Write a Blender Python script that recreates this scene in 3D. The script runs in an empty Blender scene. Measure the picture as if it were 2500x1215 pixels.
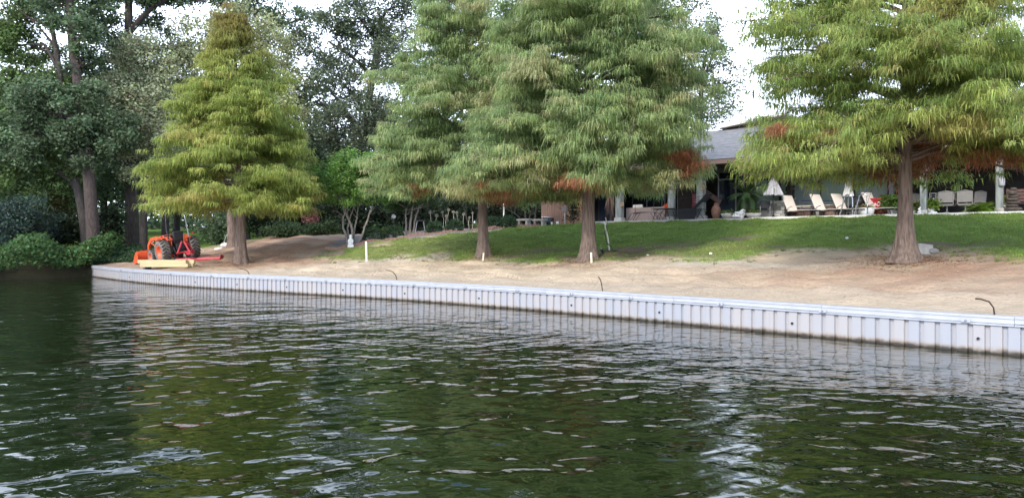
import bpy, bmesh, math, random
import numpy as np
from mathutils import Vector, Matrix

S = bpy.context.scene
COL = S.collection
R = math.radians
PI = math.pi

# ------------------------------------------------------------------ camera
F = 1925.0                      # focal length in photograph pixels (2500 wide)
CAM_H = 2.1
HORIZON = 596.0
cam_d = bpy.data.cameras.new('camera')
cam_d.sensor_width = 36.0
cam_d.lens = 36.0 * F / 2500.0
cam_d.shift_y = -(607.5 - HORIZON) / 2500.0
cam_d.clip_start = 0.1
cam_d.clip_end = 2000.0
cam = bpy.data.objects.new('camera', cam_d)
COL.objects.link(cam)
cam.location = (0, 0, CAM_H)
cam.rotation_euler = (R(90), 0, 0)
S.camera = cam

# ------------------------------------------------------------------ light
SUN_AZ = 242.0      # compass-like angle of the sun, degrees anticlockwise from +x
SUN_EL = 34.0
W = bpy.data.worlds.new('World')
S.world = W
W.use_nodes = True
nt = W.node_tree
nt.nodes.clear()
wo = nt.nodes.new('ShaderNodeOutputWorld')
bg = nt.nodes.new('ShaderNodeBackground')
bg.inputs['Strength'].default_value = 0.15
sky = nt.nodes.new('ShaderNodeTexSky')
sky.sky_type = 'NISHITA'
sky.sun_disc = False
sky.sun_elevation = R(SUN_EL)
sky.sun_rotation = R(90 - SUN_AZ)
sky.air_density = 1.0
sky.dust_density = 1.0
tc = nt.nodes.new('ShaderNodeTexCoord')
mp = nt.nodes.new('ShaderNodeMapping')
mp.inputs['Scale'].default_value = (1.0, 1.0, 2.6)
mp.inputs['Location'].default_value = (0.3, 0.9, 0.15)
nz = nt.nodes.new('ShaderNodeTexNoise')
nz.inputs['Scale'].default_value = 2.1
nz.inputs['Detail'].default_value = 7.0
nz.inputs['Roughness'].default_value = 0.55
rmp = nt.nodes.new('ShaderNodeValToRGB')
rmp.color_ramp.elements[0].position = 0.50
rmp.color_ramp.elements[1].position = 0.66
mxw = nt.nodes.new('ShaderNodeMixRGB')
mxw.inputs[2].default_value = (8.2, 9.3, 11.4, 1)
# clouds thicken towards the horizon
sep = nt.nodes.new('ShaderNodeSeparateXYZ')
mr = nt.nodes.new('ShaderNodeMapRange')
mr.inputs['From Min'].default_value = 0.08
mr.inputs['From Max'].default_value = 0.50
mr.inputs['To Min'].default_value = 0.50
mr.inputs['To Max'].default_value = -0.02
add = nt.nodes.new('ShaderNodeMath')
add.operation = 'ADD'
L = nt.links.new
L(tc.outputs['Generated'], mp.inputs['Vector'])
L(mp.outputs['Vector'], nz.inputs['Vector'])
L(tc.outputs['Generated'], sep.inputs[0])
L(sep.outputs['Z'], mr.inputs['Value'])
L(nz.outputs['Fac'], add.inputs[0])
L(mr.outputs['Result'], add.inputs[1])
L(add.outputs[0], rmp.inputs['Fac'])
L(rmp.outputs['Color'], mxw.inputs['Fac'])
L(sky.outputs['Color'], mxw.inputs[1])
L(mxw.outputs['Color'], bg.inputs['Color'])
L(bg.outputs['Background'], wo.inputs['Surface'])

sun_d = bpy.data.lights.new('sun', 'SUN')
sun_d.energy = 1.5
sun_d.angle = R(16.0)
sun_d.color = (1.0, 0.95, 0.87)
sun = bpy.data.objects.new('sun', sun_d)
COL.objects.link(sun)
sd = Vector((math.cos(R(SUN_AZ)) * math.cos(R(SUN_EL)), math.sin(R(SUN_AZ)) * math.cos(R(SUN_EL)), math.sin(R(SUN_EL))))
sun.rotation_euler = sd.to_track_quat('Z', 'Y').to_euler()
sun.location = (-20, -30, 60)

S.view_settings.view_transform = 'Standard'
S.view_settings.look = 'None'
S.view_settings.gamma = 1.0
S.view_settings.use_curve_mapping = False
S.view_settings.exposure = 1.25
S.render.engine = 'CYCLES'
S.cycles.max_bounces = 8
S.cycles.transparent_max_bounces = 8
S.cycles.use_denoising = True

# ------------------------------------------------------------------ helpers
def tag(o, label=None, cat=None, group=None, kind=None):
    if label: o['label'] = label
    if cat: o['category'] = cat
    if group: o['group'] = group
    if kind: o['kind'] = kind
    return o

def empty(name, loc=(0, 0, 0), rz=0.0, label=None, cat=None, group=None):
    o = bpy.data.objects.new(name, None)
    COL.objects.link(o)
    o.location = loc
    o.rotation_euler = (0, 0, rz)
    o.empty_display_size = 0.2
    return tag(o, label, cat, group)

def link(name, me, parent=None, loc=None, rot=None):
    o = bpy.data.objects.new(name, me)
    COL.objects.link(o)
    if parent is not None: o.parent = parent
    if loc is not None: o.location = loc
    if rot is not None: o.rotation_euler = rot
    return o

def copy_tree(o, parent=None):
    c = o.copy()
    COL.objects.link(c)
    c.parent = parent
    for ch in list(o.children):
        copy_tree(ch, c)
    return c

class MB:
    """collects simple shapes into one mesh"""
    def __init__(self):
        self.v = []; self.f = []
    def add(self, vs, fs):
        n = len(self.v)
        self.v += [tuple(p) for p in vs]
        self.f += [tuple(i + n for i in f) for f in fs]
        return self
    def box(self, c, s, rot=None, taper=1.0):
        x, y, z = s[0] / 2, s[1] / 2, s[2] / 2
        vs = [Vector((a * x * (taper if k > 0 else 1), b * y * (taper if k > 0 else 1), k * z)) for k in (-1, 1) for a, b in ((-1, -1), (1, -1), (1, 1), (-1, 1))]
        if rot is not None:
            m = Matrix.Rotation(rot, 3, 'Z') if isinstance(rot, (int, float)) else rot
            vs = [m @ p for p in vs]
        c = Vector(c)
        return self.add([p + c for p in vs], [(3, 2, 1, 0), (4, 5, 6, 7), (0, 1, 5, 4), (1, 2, 6, 5), (2, 3, 7, 6), (3, 0, 4, 7)])
    def tube(self, pts, r, n=6, caps=True, flat=None):
        pts = [Vector(p) for p in pts]
        rs = r if isinstance(r, (list, tuple)) else [r] * len(pts)
        vs = []
        up = None
        for i, p in enumerate(pts):
            t = (pts[min(i + 1, len(pts) - 1)] - pts[max(i - 1, 0)])
            if t.length < 1e-9: t = Vector((0, 0, 1))
            t.normalize()
            if up is None:
                up = Vector((0, 0, 1)) if abs(t.z) < .9 else Vector((1, 0, 0))
            a = t.cross(up)
            if a.length < 1e-4:
                a = t.cross(Vector((0, 1, 0)))
            a.normalize()
            b = a.cross(t).normalized()
            up = b
            for k in range(n):
                th = 2 * PI * (k + .5) / n
                vs.append(p + (a * math.cos(th) + b * math.sin(th)) * rs[i])
        fs = []
        for i in range(len(pts) - 1):
            for k in range(n):
                k2 = (k + 1) % n
                fs.append((i * n + k, i * n + k2, (i + 1) * n + k2, (i + 1) * n + k))
        if caps:
            fs.append(tuple(range(n - 1, -1, -1)))
            m = (len(pts) - 1) * n
            fs.append(tuple(range(m, m + n)))
        return self.add(vs, fs)
    def lathe(self, prof, n=16, c=(0, 0, 0), axis='Z', caps=True):
        vs = []
        for r, z in prof:
            for k in range(n):
                th = 2 * PI * k / n
                p = (r * math.cos(th), r * math.sin(th), z)
                if axis == 'Y': p = (p[0], p[2], p[1])
                if axis == 'X': p = (p[2], p[0], p[1])
                vs.append((p[0] + c[0], p[1] + c[1], p[2] + c[2]))
        fs = []
        for i in range(len(prof) - 1):
            for k in range(n):
                k2 = (k + 1) % n
                fs.append((i * n + k, i * n + k2, (i + 1) * n + k2, (i + 1) * n + k))
        if caps:
            fs.append(tuple(range(n - 1, -1, -1)))
            m = (len(prof) - 1) * n
            fs.append(tuple(range(m, m + n)))
        return self.add(vs, fs)
    def prism(self, poly, y0, y1, plane='XZ'):
        """polygon extruded along the third axis"""
        def P(a, b, c):
            return {'XZ': (a, c, b), 'XY': (a, b, c), 'YZ': (c, a, b)}[plane]
        n = len(poly)
        vs = [P(a, b, y0) for a, b in poly] + [P(a, b, y1) for a, b in poly]
        fs = [tuple(range(n)), tuple(range(2 * n - 1, n - 1, -1))]
        for i in range(n):
            j = (i + 1) % n
            fs.append((i, j + 0, n + j, n + i)[::-1])
        return self.add(vs, fs)
    def quad(self, a, b, c, d):
        return self.add([a, b, c, d], [(0, 1, 2, 3)])
    def mesh(self, name, m, smooth=False, bevel=0.0):
        me = bpy.data.meshes.new(name)
        me.from_pydata(self.v, [], self.f)
        bm = bmesh.new()
        bm.from_mesh(me)
        bmesh.ops.recalc_face_normals(bm, faces=bm.faces)
        if bevel > 0:
            es = [e for e in bm.edges if len(e.link_faces) == 2 and e.calc_face_angle(0) > .5]
            bmesh.ops.bevel(bm, geom=es, offset=bevel, segments=2, affect='EDGES', profile=.6)
        bm.to_mesh(me)
        bm.free()
        if smooth:
            me.polygons.foreach_set('use_smooth', [True] * len(me.polygons))
        if m: me.materials.append(m)
        return me
    def build(self, name, m, parent=None, smooth=False, bevel=0.0, loc=None, rot=None):
        return link(name, self.mesh(name, m, smooth, bevel), parent, loc, rot)

def np_mesh(name, verts, faces, m, tint=None, smooth=False, uv=None):
    """verts (N,3), faces (M,3|4) arrays; tint (N,3) goes into the point attribute 'tint'"""
    me = bpy.data.meshes.new(name)
    verts = np.ascontiguousarray(verts, dtype=np.float32)
    faces = np.ascontiguousarray(faces, dtype=np.int32)
    k = faces.shape[1]
    me.vertices.add(len(verts))
    me.vertices.foreach_set('co', verts.ravel())
    me.loops.add(faces.size)
    me.loops.foreach_set('vertex_index', faces.ravel())
    me.polygons.add(len(faces))
    me.polygons.foreach_set('loop_start', np.arange(0, faces.size, k, dtype=np.int32))
    me.polygons.foreach_set('loop_total', np.full(len(faces), k, dtype=np.int32))
    if smooth:
        me.polygons.foreach_set('use_smooth', np.ones(len(faces), dtype=bool))
    if tint is not None:
        at_ = me.attributes.new('tint', 'FLOAT_COLOR', 'POINT')
        c = np.ones((len(verts), 4), dtype=np.float32)
        c[:, :3] = tint
        at_.data.foreach_set('color', c.ravel())
    if uv is not None:
        u = me.uv_layers.new(name='UVMap')
        u.data.foreach_set('uv', np.ascontiguousarray(uv[faces.ravel()], dtype=np.float32).ravel())
    me.update(calc_edges=True)
    me.validate()
    if m: me.materials.append(m)
    return me

# ------------------------------------------------------------------ materials
def nodes_of(name):
    m = bpy.data.materials.new(name)
    m.use_nodes = True
    n = m.node_tree
    b = n.nodes['Principled BSDF']
    return m, n, b

def mat(name, col, rough=.6, var=.12, scale=6.0, bump=0.0, bscale=None, metal=0.0, stretch=(1, 1, 1), spec=.5, dark=None, detail=5.0):
    """plain surface with noise variation between a darker and lighter tone of its own colour"""
    m, n, b = nodes_of(name)
    tcn = n.nodes.new('ShaderNodeTexCoord')
    mpn = n.nodes.new('ShaderNodeMapping')
    mpn.inputs['Scale'].default_value = stretch
    nn = n.nodes.new('ShaderNodeTexNoise')
    nn.inputs['Scale'].default_value = scale
    nn.inputs['Detail'].default_value = detail
    rp = n.nodes.new('ShaderNodeValToRGB')
    lo = dark if dark else tuple(c * (1 - var) for c in col)
    hi = tuple(min(1, c * (1 + var)) for c in col)
    rp.color_ramp.elements[0].position = .3
    rp.color_ramp.elements[1].position = .7
    rp.color_ramp.elements[0].color = (*lo, 1)
    rp.color_ramp.elements[1].color = (*hi, 1)
    n.links.new(tcn.outputs['Object'], mpn.inputs['Vector'])
    n.links.new(mpn.outputs['Vector'], nn.inputs['Vector'])
    n.links.new(nn.outputs['Fac'], rp.inputs['Fac'])
    n.links.new(rp.outputs['Color'], b.inputs['Base Color'])
    b.inputs['Roughness'].default_value = rough
    b.inputs['Metallic'].default_value = metal
    b.inputs['Specular IOR Level'].default_value = spec
    if bump > 0:
        n2 = n.nodes.new('ShaderNodeTexNoise')
        n2.inputs['Scale'].default_value = bscale or scale * 3
        n2.inputs['Detail'].default_value = 6
        bp = n.nodes.new('ShaderNodeBump')
        bp.inputs['Strength'].default_value = 1.0
        bp.inputs['Distance'].default_value = bump
        n.links.new(mpn.outputs['Vector'], n2.inputs['Vector'])
        n.links.new(n2.outputs['Fac'], bp.inputs['Height'])
        n.links.new(bp.outputs['Normal'], b.inputs['Normal'])
    return m

def leaf_mat(name, rough=.55, trans=.35):
    """leaf colour comes from the leaf's own 'tint'; some light passes through"""
    m = bpy.data.materials.new(name)
    m.use_nodes = True
    n = m.node_tree
    n.nodes.clear()
    o = n.nodes.new('ShaderNodeOutputMaterial')
    a = n.nodes.new('ShaderNodeAttribute')
    a.attribute_name = 'tint'
    p = n.nodes.new('ShaderNodeBsdfPrincipled')
    p.inputs['Roughness'].default_value = rough
    p.inputs['Specular IOR Level'].default_value = .3
    t = n.nodes.new('ShaderNodeBsdfTranslucent')
    hs = n.nodes.new('ShaderNodeHueSaturation')
    hs.inputs['Value'].default_value = 1.15
    hs.inputs['Hue'].default_value = .49
    mx = n.nodes.new('ShaderNodeMixShader')
    mx.inputs[0].default_value = trans
    n.links.new(a.outputs['Color'], p.inputs['Base Color'])
    n.links.new(a.outputs['Color'], hs.inputs['Color'])
    n.links.new(hs.outputs['Color'], t.inputs['Color'])
    n.links.new(p.outputs[0], mx.inputs[1])
    n.links.new(t.outputs[0], mx.inputs[2])
    n.links.new(mx.outputs[0], o.inputs['Surface'])
    return m

M = {}
M['leaf'] = leaf_mat('leaf')
M['needle'] = leaf_mat('needle', .6, .52)
M['grass'] = leaf_mat('grass_blade', .6, .3)
M['bark_cypress'] = mat('bark_cypress', (.165, .118, .092), .9, .5, 6, .045, 14, stretch=(3.2, 3.2, .35))
M['bark_dark'] = mat('bark_dark', (.055, .045, .04), .95, .4, 4, .04, 12, stretch=(2.5, 2.5, .6))
M['bark_pine'] = mat('bark_pine', (.06, .044, .038), .95, .4, 5, .05, 9, stretch=(2.2, 2.2, .8))
M['bark_pale'] = mat('bark_pale', (.22, .19, .165), .85, .3, 5, .015, 14, stretch=(2, 2, .6))
M['panel'] = None
M['orange'] = mat('orange_paint', (.66, .10, .03), .45, .2, 5, 0.002, 30)
M['red'] = mat('red_paint', (.40, .028, .04), .5, .2, 7, 0.002, 30)
M['tyre'] = mat('tyre_rubber', (.045, .042, .04), .85, .35, 8, .004, 40)
M['tyre_side'] = mat('dusty_rubber', (.17, .145, .125), .9, .3, 8, .002, 40)
M['black_metal'] = mat('black_metal', (.025, .026, .03), .5, .3, 9)
M['dark_plastic'] = mat('dark_plastic', (.03, .03, .033), .6, .3, 9)
M['grey_metal'] = mat('grey_metal', (.32, .33, .35), .4, .12, 9, metal=.6)
M['steel'] = mat('polished_steel', (.62, .63, .65), .16, .06, 5, metal=1.0)
M['rust'] = mat('rusty_steel', (.06, .035, .025), .8, .4, 20)
M['timber'] = mat('fresh_timber', (.47, .385, .21), .75, .16, 3, .002, 8, stretch=(.5, 6, 6))
M['stake'] = mat('painted_stake', (.78, .73, .58), .7, .12, 9)
M['white'] = mat('white_paint', (.78, .77, .74), .6, .08, 4)
M['cream'] = mat('cream_fabric', (.74, .66, .58), .85, .06, 9)
M['concrete'] = mat('concrete', (.42, .40, .37), .85, .2, 5, .004, 20)
M['coping'] = mat('white_coping', (.75, .71, .63), .75, .1, 3, .002, 20)
M['paving'] = mat('patio_paving', (.45, .41, .37), .85, .15, 2, .003, 15)
M['brick'] = mat('brick_clay', (.27, .155, .12), .9, .3, 12, .004, 40)
M['stone'] = mat('grey_stone', (.30, .28, .26), .85, .3, 6, .01, 20)
M['brown_stone'] = mat('brown_stone', (.075, .058, .045), .8, .35, 6, .01, 16)
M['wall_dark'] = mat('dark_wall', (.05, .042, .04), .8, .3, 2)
M['wall_white'] = mat('white_wall', (.58, .57, .57), .8, .07, 2)
M['wood_red'] = mat('red_brown_boards', (.17, .105, .08), .85, .25, 3, .004, 12, stretch=(5, 5, .5))
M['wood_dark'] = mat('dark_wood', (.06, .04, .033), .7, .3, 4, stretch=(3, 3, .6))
M['fascia'] = mat('brown_fascia', (.21, .135, .11), .7, .12, 3)
M['fascia_white'] = mat('pale_fascia', (.62, .58, .52), .7, .1, 3)
M['column'] = mat('weathered_column', (.25, .265, .25), .9, .42, 2.6, .012, 12, stretch=(2.2, 2.2, .5))
M['frame_grey'] = mat('window_frame_grey', (.30, .31, .33), .45, .1, 4, metal=.3)
M['frame_dark'] = mat('window_frame_dark', (.03, .03, .033), .5, .2, 4)
M['sofa'] = mat('sofa_fabric', (.27, .215, .205), .95, .08, 6)
M['pillow'] = mat('pillow_fabric', (.75, .73, .72), .95, .05, 6)
M['orange_cloth'] = mat('orange_cloth', (.55, .09, .03), .9, .15, 6)
M['terracotta'] = mat('terracotta', (.23, .125, .09), .8, .2, 5)
M['grey_fabric'] = mat('grey_sling', (.27, .255, .24), .9, .08, 6)
M['stripe'] = mat('umbrella_cloth', (.45, .44, .47), .9, .1, 6)
M['brown_wicker'] = mat('brown_slats', (.10, .05, .04), .7, .25, 6)
M['cooler_red'] = mat('cooler_red', (.42, .018, .035), .35, .08, 6)
M['lettering'] = mat('white_lettering', (.8, .8, .78), .5, .03, 6)
M['gold'] = mat('ochre_wood', (.5, .30, .12), .7, .25, 9)
M['flower'] = mat('white_petals', (.5, .49, .42), .8, .08, 20)
M['pink'] = mat('pink_petals', (.75, .30, .30), .8, .25, 8)
M['pipe'] = mat('pvc_pipe', (.72, .70, .56), .5, .15, 5)
M['hose'] = mat('green_hose', (.02, .035, .02), .5, .3, 9)

def glass(name, col, rough=.04):
    m = mat(name, col, rough, .15, 1.2, spec=.8)
    return m
M['glass_dark'] = glass('dark_glass', (.02, .028, .045))
M['glass_pale'] = mat('reflecting_glass', (.62, .74, .73), .10, .06, .8, metal=.55)
# ------------------------------------------------------------------ place from sight lines
def at(px, py, D):
    """the point D metres in front of the lens on the sight line of a photograph pixel"""
    return Vector(((px - 1250) / F * D, D, CAM_H + (HORIZON - py) / F * D))

# shore wall line, from the waterline of the photograph (x to the right, y away)
WC = [1.4617883525793866e-06, 7.328846136942992e-05, 0.00024071071238652379, -0.02152776036695856, -1.0236961527992625, 25.705942000629996]
def wall_y(x):
    x = np.asarray(x, dtype=float)
    xc = np.clip(x, -27.2, 9.0)
    y = np.polyval(WC, xc)
    y = np.where(x > 9.0, np.polyval(WC, 9.0) - (x - 9.0) * 1.06 - .012 * (x - 9.0) ** 2, y)
    return y
_xs = np.linspace(-27.2, 30.0, 6000)
_ys = wall_y(_xs)
_k = np.concatenate([[0], np.cumsum(np.hypot(np.diff(_xs), np.diff(_ys)))])
WALL_LEN = _k[-1]
def wall_pt(s):
    x = np.interp(s, _k, _xs); y = np.interp(s, _k, _ys)
    x2 = np.interp(s + .05, _k, _xs); y2 = np.interp(s + .05, _k, _ys)
    x1 = np.interp(s - .05, _k, _xs); y1 = np.interp(s - .05, _k, _ys)
    t = np.array([x2 - x1, y2 - y1]); t = t / np.linalg.norm(t)
    return np.array([x, y]), t            # t runs from the far left end to the right
def wall_v(x, y):
    """distance inland from the wall (approximate, for points in front of it too)"""
    x = np.asarray(x, dtype=float); y = np.asarray(y, dtype=float)
    q = np.stack([_xs[::20], _ys[::20]], 1)
    out = np.empty(x.size)
    fx, fy = x.ravel(), y.ravel()
    for i in range(0, fx.size, 4000):
        d = np.hypot(fx[i:i + 4000, None] - q[None, :, 0], fy[i:i + 4000, None] - q[None, :, 1])
        out[i:i + 4000] = d.min(1)
    return out.reshape(x.shape)

# house frame: P0 on the patio's front edge, DIR along it to the right, NIN inland
P0 = np.array([6.69, 49.0])
DIR = np.array([.7565, -.654])
NIN = np.array([.654, .7565])
DECK_Z = 3.55
HOUSE_RZ = math.atan2(DIR[1], DIR[0])
def ha(px, b=0.0):
    k = (px - 1250) / F
    return float((k * (P0[1] + b * NIN[1]) - P0[0] - b * NIN[0]) / (DIR[0] - k * DIR[1]))
def hz(py, a, b=0.0):
    D = P0[1] + a * DIR[1] + b * NIN[1]
    return float(CAM_H + (HORIZON - py) / F * D - DECK_Z)
def hw(a, b=0.0, z=0.0):
    p = P0 + a * DIR + b * NIN
    return Vector((p[0], p[1], DECK_Z + z))

# ------------------------------------------------------------------ terrain
CP = [  # photograph pixel x, y and distance of points on the ground
    (2210, 639, 25.3), (1437, 633, 33), (1180, 627, 38), (588, 642, 44), (2500, 638, 22), (1700, 637, 29), (1950, 640, 26.5),
    (1513, 543, 48.6), (1750, 537, 44.4), (1860, 535, 42.8), (2000, 531, 40.6), (2180, 526, 38.2), (2440, 521, 35.3), (2600, 518, 34),
    (1325, 551, 53), (1400, 547, 51), (1325, 545, 62),
    (840, 602, 46), (1000, 581, 46.5), (1180, 564, 47.5), (1000, 621, 41), (830, 636, 42), (1100, 635, 37.5), (900, 638, 39.5),
    (800, 621, 45), (780, 578, 52), (700, 590, 51), (620, 603, 50), (640, 582, 57), (560, 604, 55), (900, 585, 52), (900, 573, 60), (1100, 555, 60),
    (415, 636, 47), (505, 634, 46), (405, 651, 43.5), (330, 644, 49), (300, 641, 52), (240, 646, 54), (450, 630, 50), (450, 618, 55),
    (150, 640, 52), (100, 600, 62), (0, 602, 62), (0, 650, 50), (-200, 620, 50), (450, 601, 62), (450, 557, 110), (200, 601, 62), (200, 562, 110), (0, 562, 110),
    (700, 566, 75), (800, 552, 90), (1100, 547, 80), (-400, 560, 110), (-1000, 560, 100),
    (1513, 545, 66), (2000, 545, 60), (2440, 540, 52), (1700, 560, 110), (2500, 560, 110), (3500, 560, 90),
    (1100, 597, 42), (1437, 585, 41), (1700, 580, 37), (2000, 565, 34), (2210, 575, 31.5), (2400, 570, 30),
]
C3 = [tuple(at(*c)) for c in CP]
for s in np.linspace(0.5, WALL_LEN, 26):
    p, t = wall_pt(s)
    C3.append((p[0], p[1], .68))
C3 += [(30, 22, 3.3), (40, 40, 3.6), (22, 14, 2.3), (40, 10, 2.6), (60, 0, 3), (-60, 20, 1.6), (-45, 35, 1.2), (-60, -20, 1.6),
       (-250, 60, 4), (-250, 350, 7), (0, 350, 7), (250, 350, 7), (250, 60, 5), (120, -60, 4), (-120, -60, 3), (0, 200, 5.5), (-100, 200, 5.5), (100, 200, 5.5)]
C3 = np.array(C3)
def _phi(r2):
    return np.where(r2 > 1e-9, .5 * r2 * np.log(np.maximum(r2, 1e-9)), 0.0)
_n = len(C3)
_A = _phi(((C3[:, None, :2] - C3[None, :, :2]) ** 2).sum(-1)) + np.eye(_n) * 1.5
_P = np.concatenate([np.ones((_n, 1)), C3[:, :2]], 1)
_K = np.block([[_A, _P], [_P.T, np.zeros((3, 3))]])
_w = np.linalg.solve(_K, np.concatenate([C3[:, 2], np.zeros(3)]))
def tps(x, y):
    x = np.asarray(x, dtype=float); y = np.asarray(y, dtype=float)
    fx, fy = x.ravel(), y.ravel()
    out = np.empty(fx.size)
    for i in range(0, fx.size, 20000):
        a, b = fx[i:i + 20000], fy[i:i + 20000]
        r2 = (a[:, None] - C3[None, :, 0]) ** 2 + (b[:, None] - C3[None, :, 1]) ** 2
        out[i:i + 20000] = _phi(r2) @ _w[:_n] + _w[_n] + _w[_n + 1] * a + _w[_n + 2] * b
    return out.reshape(x.shape)

def fade(t):
    t = np.clip(t, 0, 1)
    return t * t * (3 - 2 * t)
_rw = np.random.RandomState(5)
_WV = [(_rw.uniform(-1, 1, 2) / l, _rw.uniform(0, 6.28), l) for l in (9, 7, 4.5, 3.2, 2.2, 1.6, 1.2, .9, .7, .55) for _ in range(3)]
def wobble(x, y, lo=0.0, hi=99.0):
    z = np.zeros(np.shape(x))
    for k, ph, l in _WV:
        if lo <= l <= hi:
            z = z + l * np.sin((k[0] * x + k[1] * y) * 6.28 + ph)
    return z
def ground(x, y):
    x = np.asarray(x, dtype=float); y = np.asarray(y, dtype=float)
    z = tps(x, y)
    v = wall_v(x, y)
    z = z + wobble(x, y, .5, 2.5) * .012 * fade(v / 2.5)
    # wheel ruts left by the machines, running along the shore
    band = np.exp(-((v - 3.6) / 2.6) ** 2)
    z = z + band * .022 * (np.sin(v * 5.2 + np.sin(x * .25) * 1.4) + .5 * np.sin(v * 9.7 + np.sin(x * .17 + 2)))
    q = x - P0[0], y - P0[1]
    a = q[0] * DIR[0] + q[1] * DIR[1]
    b = q[0] * NIN[0] + q[1] * NIN[1]
    on = fade((b + .6) / .6) * fade((a + 14.0) / .8) * fade((52 - a) / 4) * fade((30 - b) / 4)
    return z - on * (np.maximum(z - (DECK_Z - .32), 0) * 1.0)
def g1(x, y):
    return float(ground(np.array([x]), np.array([y]))[0])
def G(px, D):
    x = (px - 1250) / F * D
    return Vector((x, D, g1(x, D)))
def hit(px, py, d0=14.0, d1=130.0):
    """where the sight line of a pixel meets the ground"""
    d = np.arange(d0, d1, .1)
    x = (px - 1250) / F * d
    z = CAM_H + (HORIZON - py) / F * d
    g = ground(x, d)
    i = np.nonzero(z <= g)[0]
    if len(i) == 0: return None
    D = d[i[0]]
    return np.array([(px - 1250) / F * D, D])

# lawn outline on the ground
LAWN_PX = [(800, 612), (790, 625), (830, 635), (880, 638), (930, 635), (975, 627), (1010, 628), (1060, 623), (1078, 633), (1110, 637), (1180, 629), (1250, 640),
           (1330, 643), (1400, 634), (1500, 632), (1590, 628), (1650, 630), (1720, 636), (1800, 630), (1870, 622), (1930, 613),
           (2000, 608), (2100, 606), (2180, 610), (2260, 614), (2350, 609), (2410, 621), (2500, 634)]
lawn = [hit(*p) for p in LAWN_PX]
lawn = [p for p in lawn if p is not None]
lawn += [np.array([21.0, 19.0]), np.array([30.0, 12.0]), np.array([45.0, 10.0]), P0 + 34 * DIR + .3 * NIN, P0 - 4.5 * DIR + .3 * NIN]
lawn += [np.array([(p - 1250) / F * D, D]) for p, D in ((1330, 52.3), (1180, 47.2), (1000, 46.2), (840, 45.8))]
LAWN = np.array(lawn)
def poly_sd(poly, x, y):
    """signed distance to a polygon, positive inside"""
    x = np.asarray(x, dtype=float).ravel(); y = np.asarray(y, dtype=float).ravel()
    best = np.full(x.size, 1e9); ins = np.zeros(x.size, dtype=bool)
    n = len(poly)
    for i in range(n):
        a, b = poly[i], poly[(i + 1) % n]
        e = b - a
        t = np.clip(((x - a[0]) * e[0] + (y - a[1]) * e[1]) / max(e @ e, 1e-9), 0, 1)
        best = np.minimum(best, np.hypot(x - a[0] - t * e[0], y - a[1] - t * e[1]))
        c = (a[1] > y) != (b[1] > y)
        with np.errstate(divide='ignore', invalid='ignore'):
            xi = (b[0] - a[0]) * (y - a[1]) / (b[1] - a[1]) + a[0]
        ins ^= c & (x < xi)
    return np.where(ins, best, -best)

# ground sheet: columns follow the shoreline, rows run inland
bank = [(-60, -60), (-48, -30), (-41, -5), (-37, 12), (-33.5, 28), (-31.0, 38), (-29.6, 43.5), (-28.3, 47.5), (-27.201, 51.2)]
bs = np.array(bank)
bk = np.concatenate([[0], np.cumsum(np.hypot(*np.diff(bs, axis=0).T))])
cols_b = np.concatenate([np.arange(0, bk[-1] - 26, 3.0), np.arange(bk[-1] - 26, bk[-1] + 1e-6, .5)])
nb = np.stack([np.interp(cols_b, bk, bs[:, 0]), np.interp(cols_b, bk, bs[:, 1])], 1)
cols_w = np.concatenate([[0.0], np.arange(.05, WALL_LEN - 8, .17), np.arange(WALL_LEN - 8, WALL_LEN, 1.5)])
nw = np.array([wall_pt(s)[0] for s in cols_w])
near = np.concatenate([nb, nw, np.array([[60, -60]])])
is_wall = np.concatenate([np.zeros(len(nb)), np.ones(len(nw)), [1]])
u_al = np.concatenate([cols_b - bk[-1] - 1, cols_w, [WALL_LEN + 40]])
th_b = np.interp(cols_b, [0, bk[-1] - 10, bk[-1]], [205, 172, 146])
th_w = np.interp(cols_w, [0, 4, 14, 30, 50, WALL_LEN], [140, 104, 72, 50, 40, 22])
th = np.radians(np.concatenate([th_b, th_w, [10]]))
rows = np.concatenate([np.arange(0, 13, .17), np.arange(13, 34, .5), 34 * 1.12 ** np.arange(0, 23)])
GX = near[:, 0][:, None] + np.cos(th)[:, None] * rows[None]
GY = near[:, 1][:, None] + np.sin(th)[:, None] * rows[None]
GZ = ground(GX, GY)
bmix = fade(rows / 1.6)[None, :]
GZ = np.where(is_wall[:, None] > 0, np.where(rows[None] < .05, .66, GZ), -.25 + (GZ + .25) * bmix)
nc, nr = GX.shape
# colours of the ground: sand, redder clay, brown topsoil, grass
gx, gy = GX.ravel(), GY.ravel()
gv = wall_v(gx, gy)
col = np.tile(.88 * np.array([.575, .455, .325]), (gx.size, 1))
def spot(px, py, rx, ry, c, a, rot=0.0):
    global col
    h = hit(px, py)
    if h is None: return
    dx, dy = gx - h[0], gy - h[1]
    u = dx * math.cos(rot) + dy * math.sin(rot); w = -dx * math.sin(rot) + dy * math.cos(rot)
    k = np.exp(-(u / rx) ** 2 - (w / ry) ** 2) * (1 + .35 * np.clip(wobble(gx, gy, .6, 3.3) / 4, -1, 1))
    k = np.clip(k * a, 0, 1)[:, None]
    col = col * (1 - k) + np.array(c) * k
CLAY = (.32, .19, .125); SOIL = (.17, .125, .09); PALE = (.44, .375, .295); BROWN = (.30, .205, .14)
spot(700, 605, 7, 4, CLAY, .95); spot(640, 590, 6, 5, CLAY, .9); spot(560, 640, 5, 3, CLAY, .8); spot(450, 640, 5, 4, BROWN, .85)
spot(330, 645, 5, 4, BROWN, .95); spot(700, 640, 5, 1.5, CLAY, .45); spot(240, 650, 3, 3, BROWN, .9)
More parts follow.
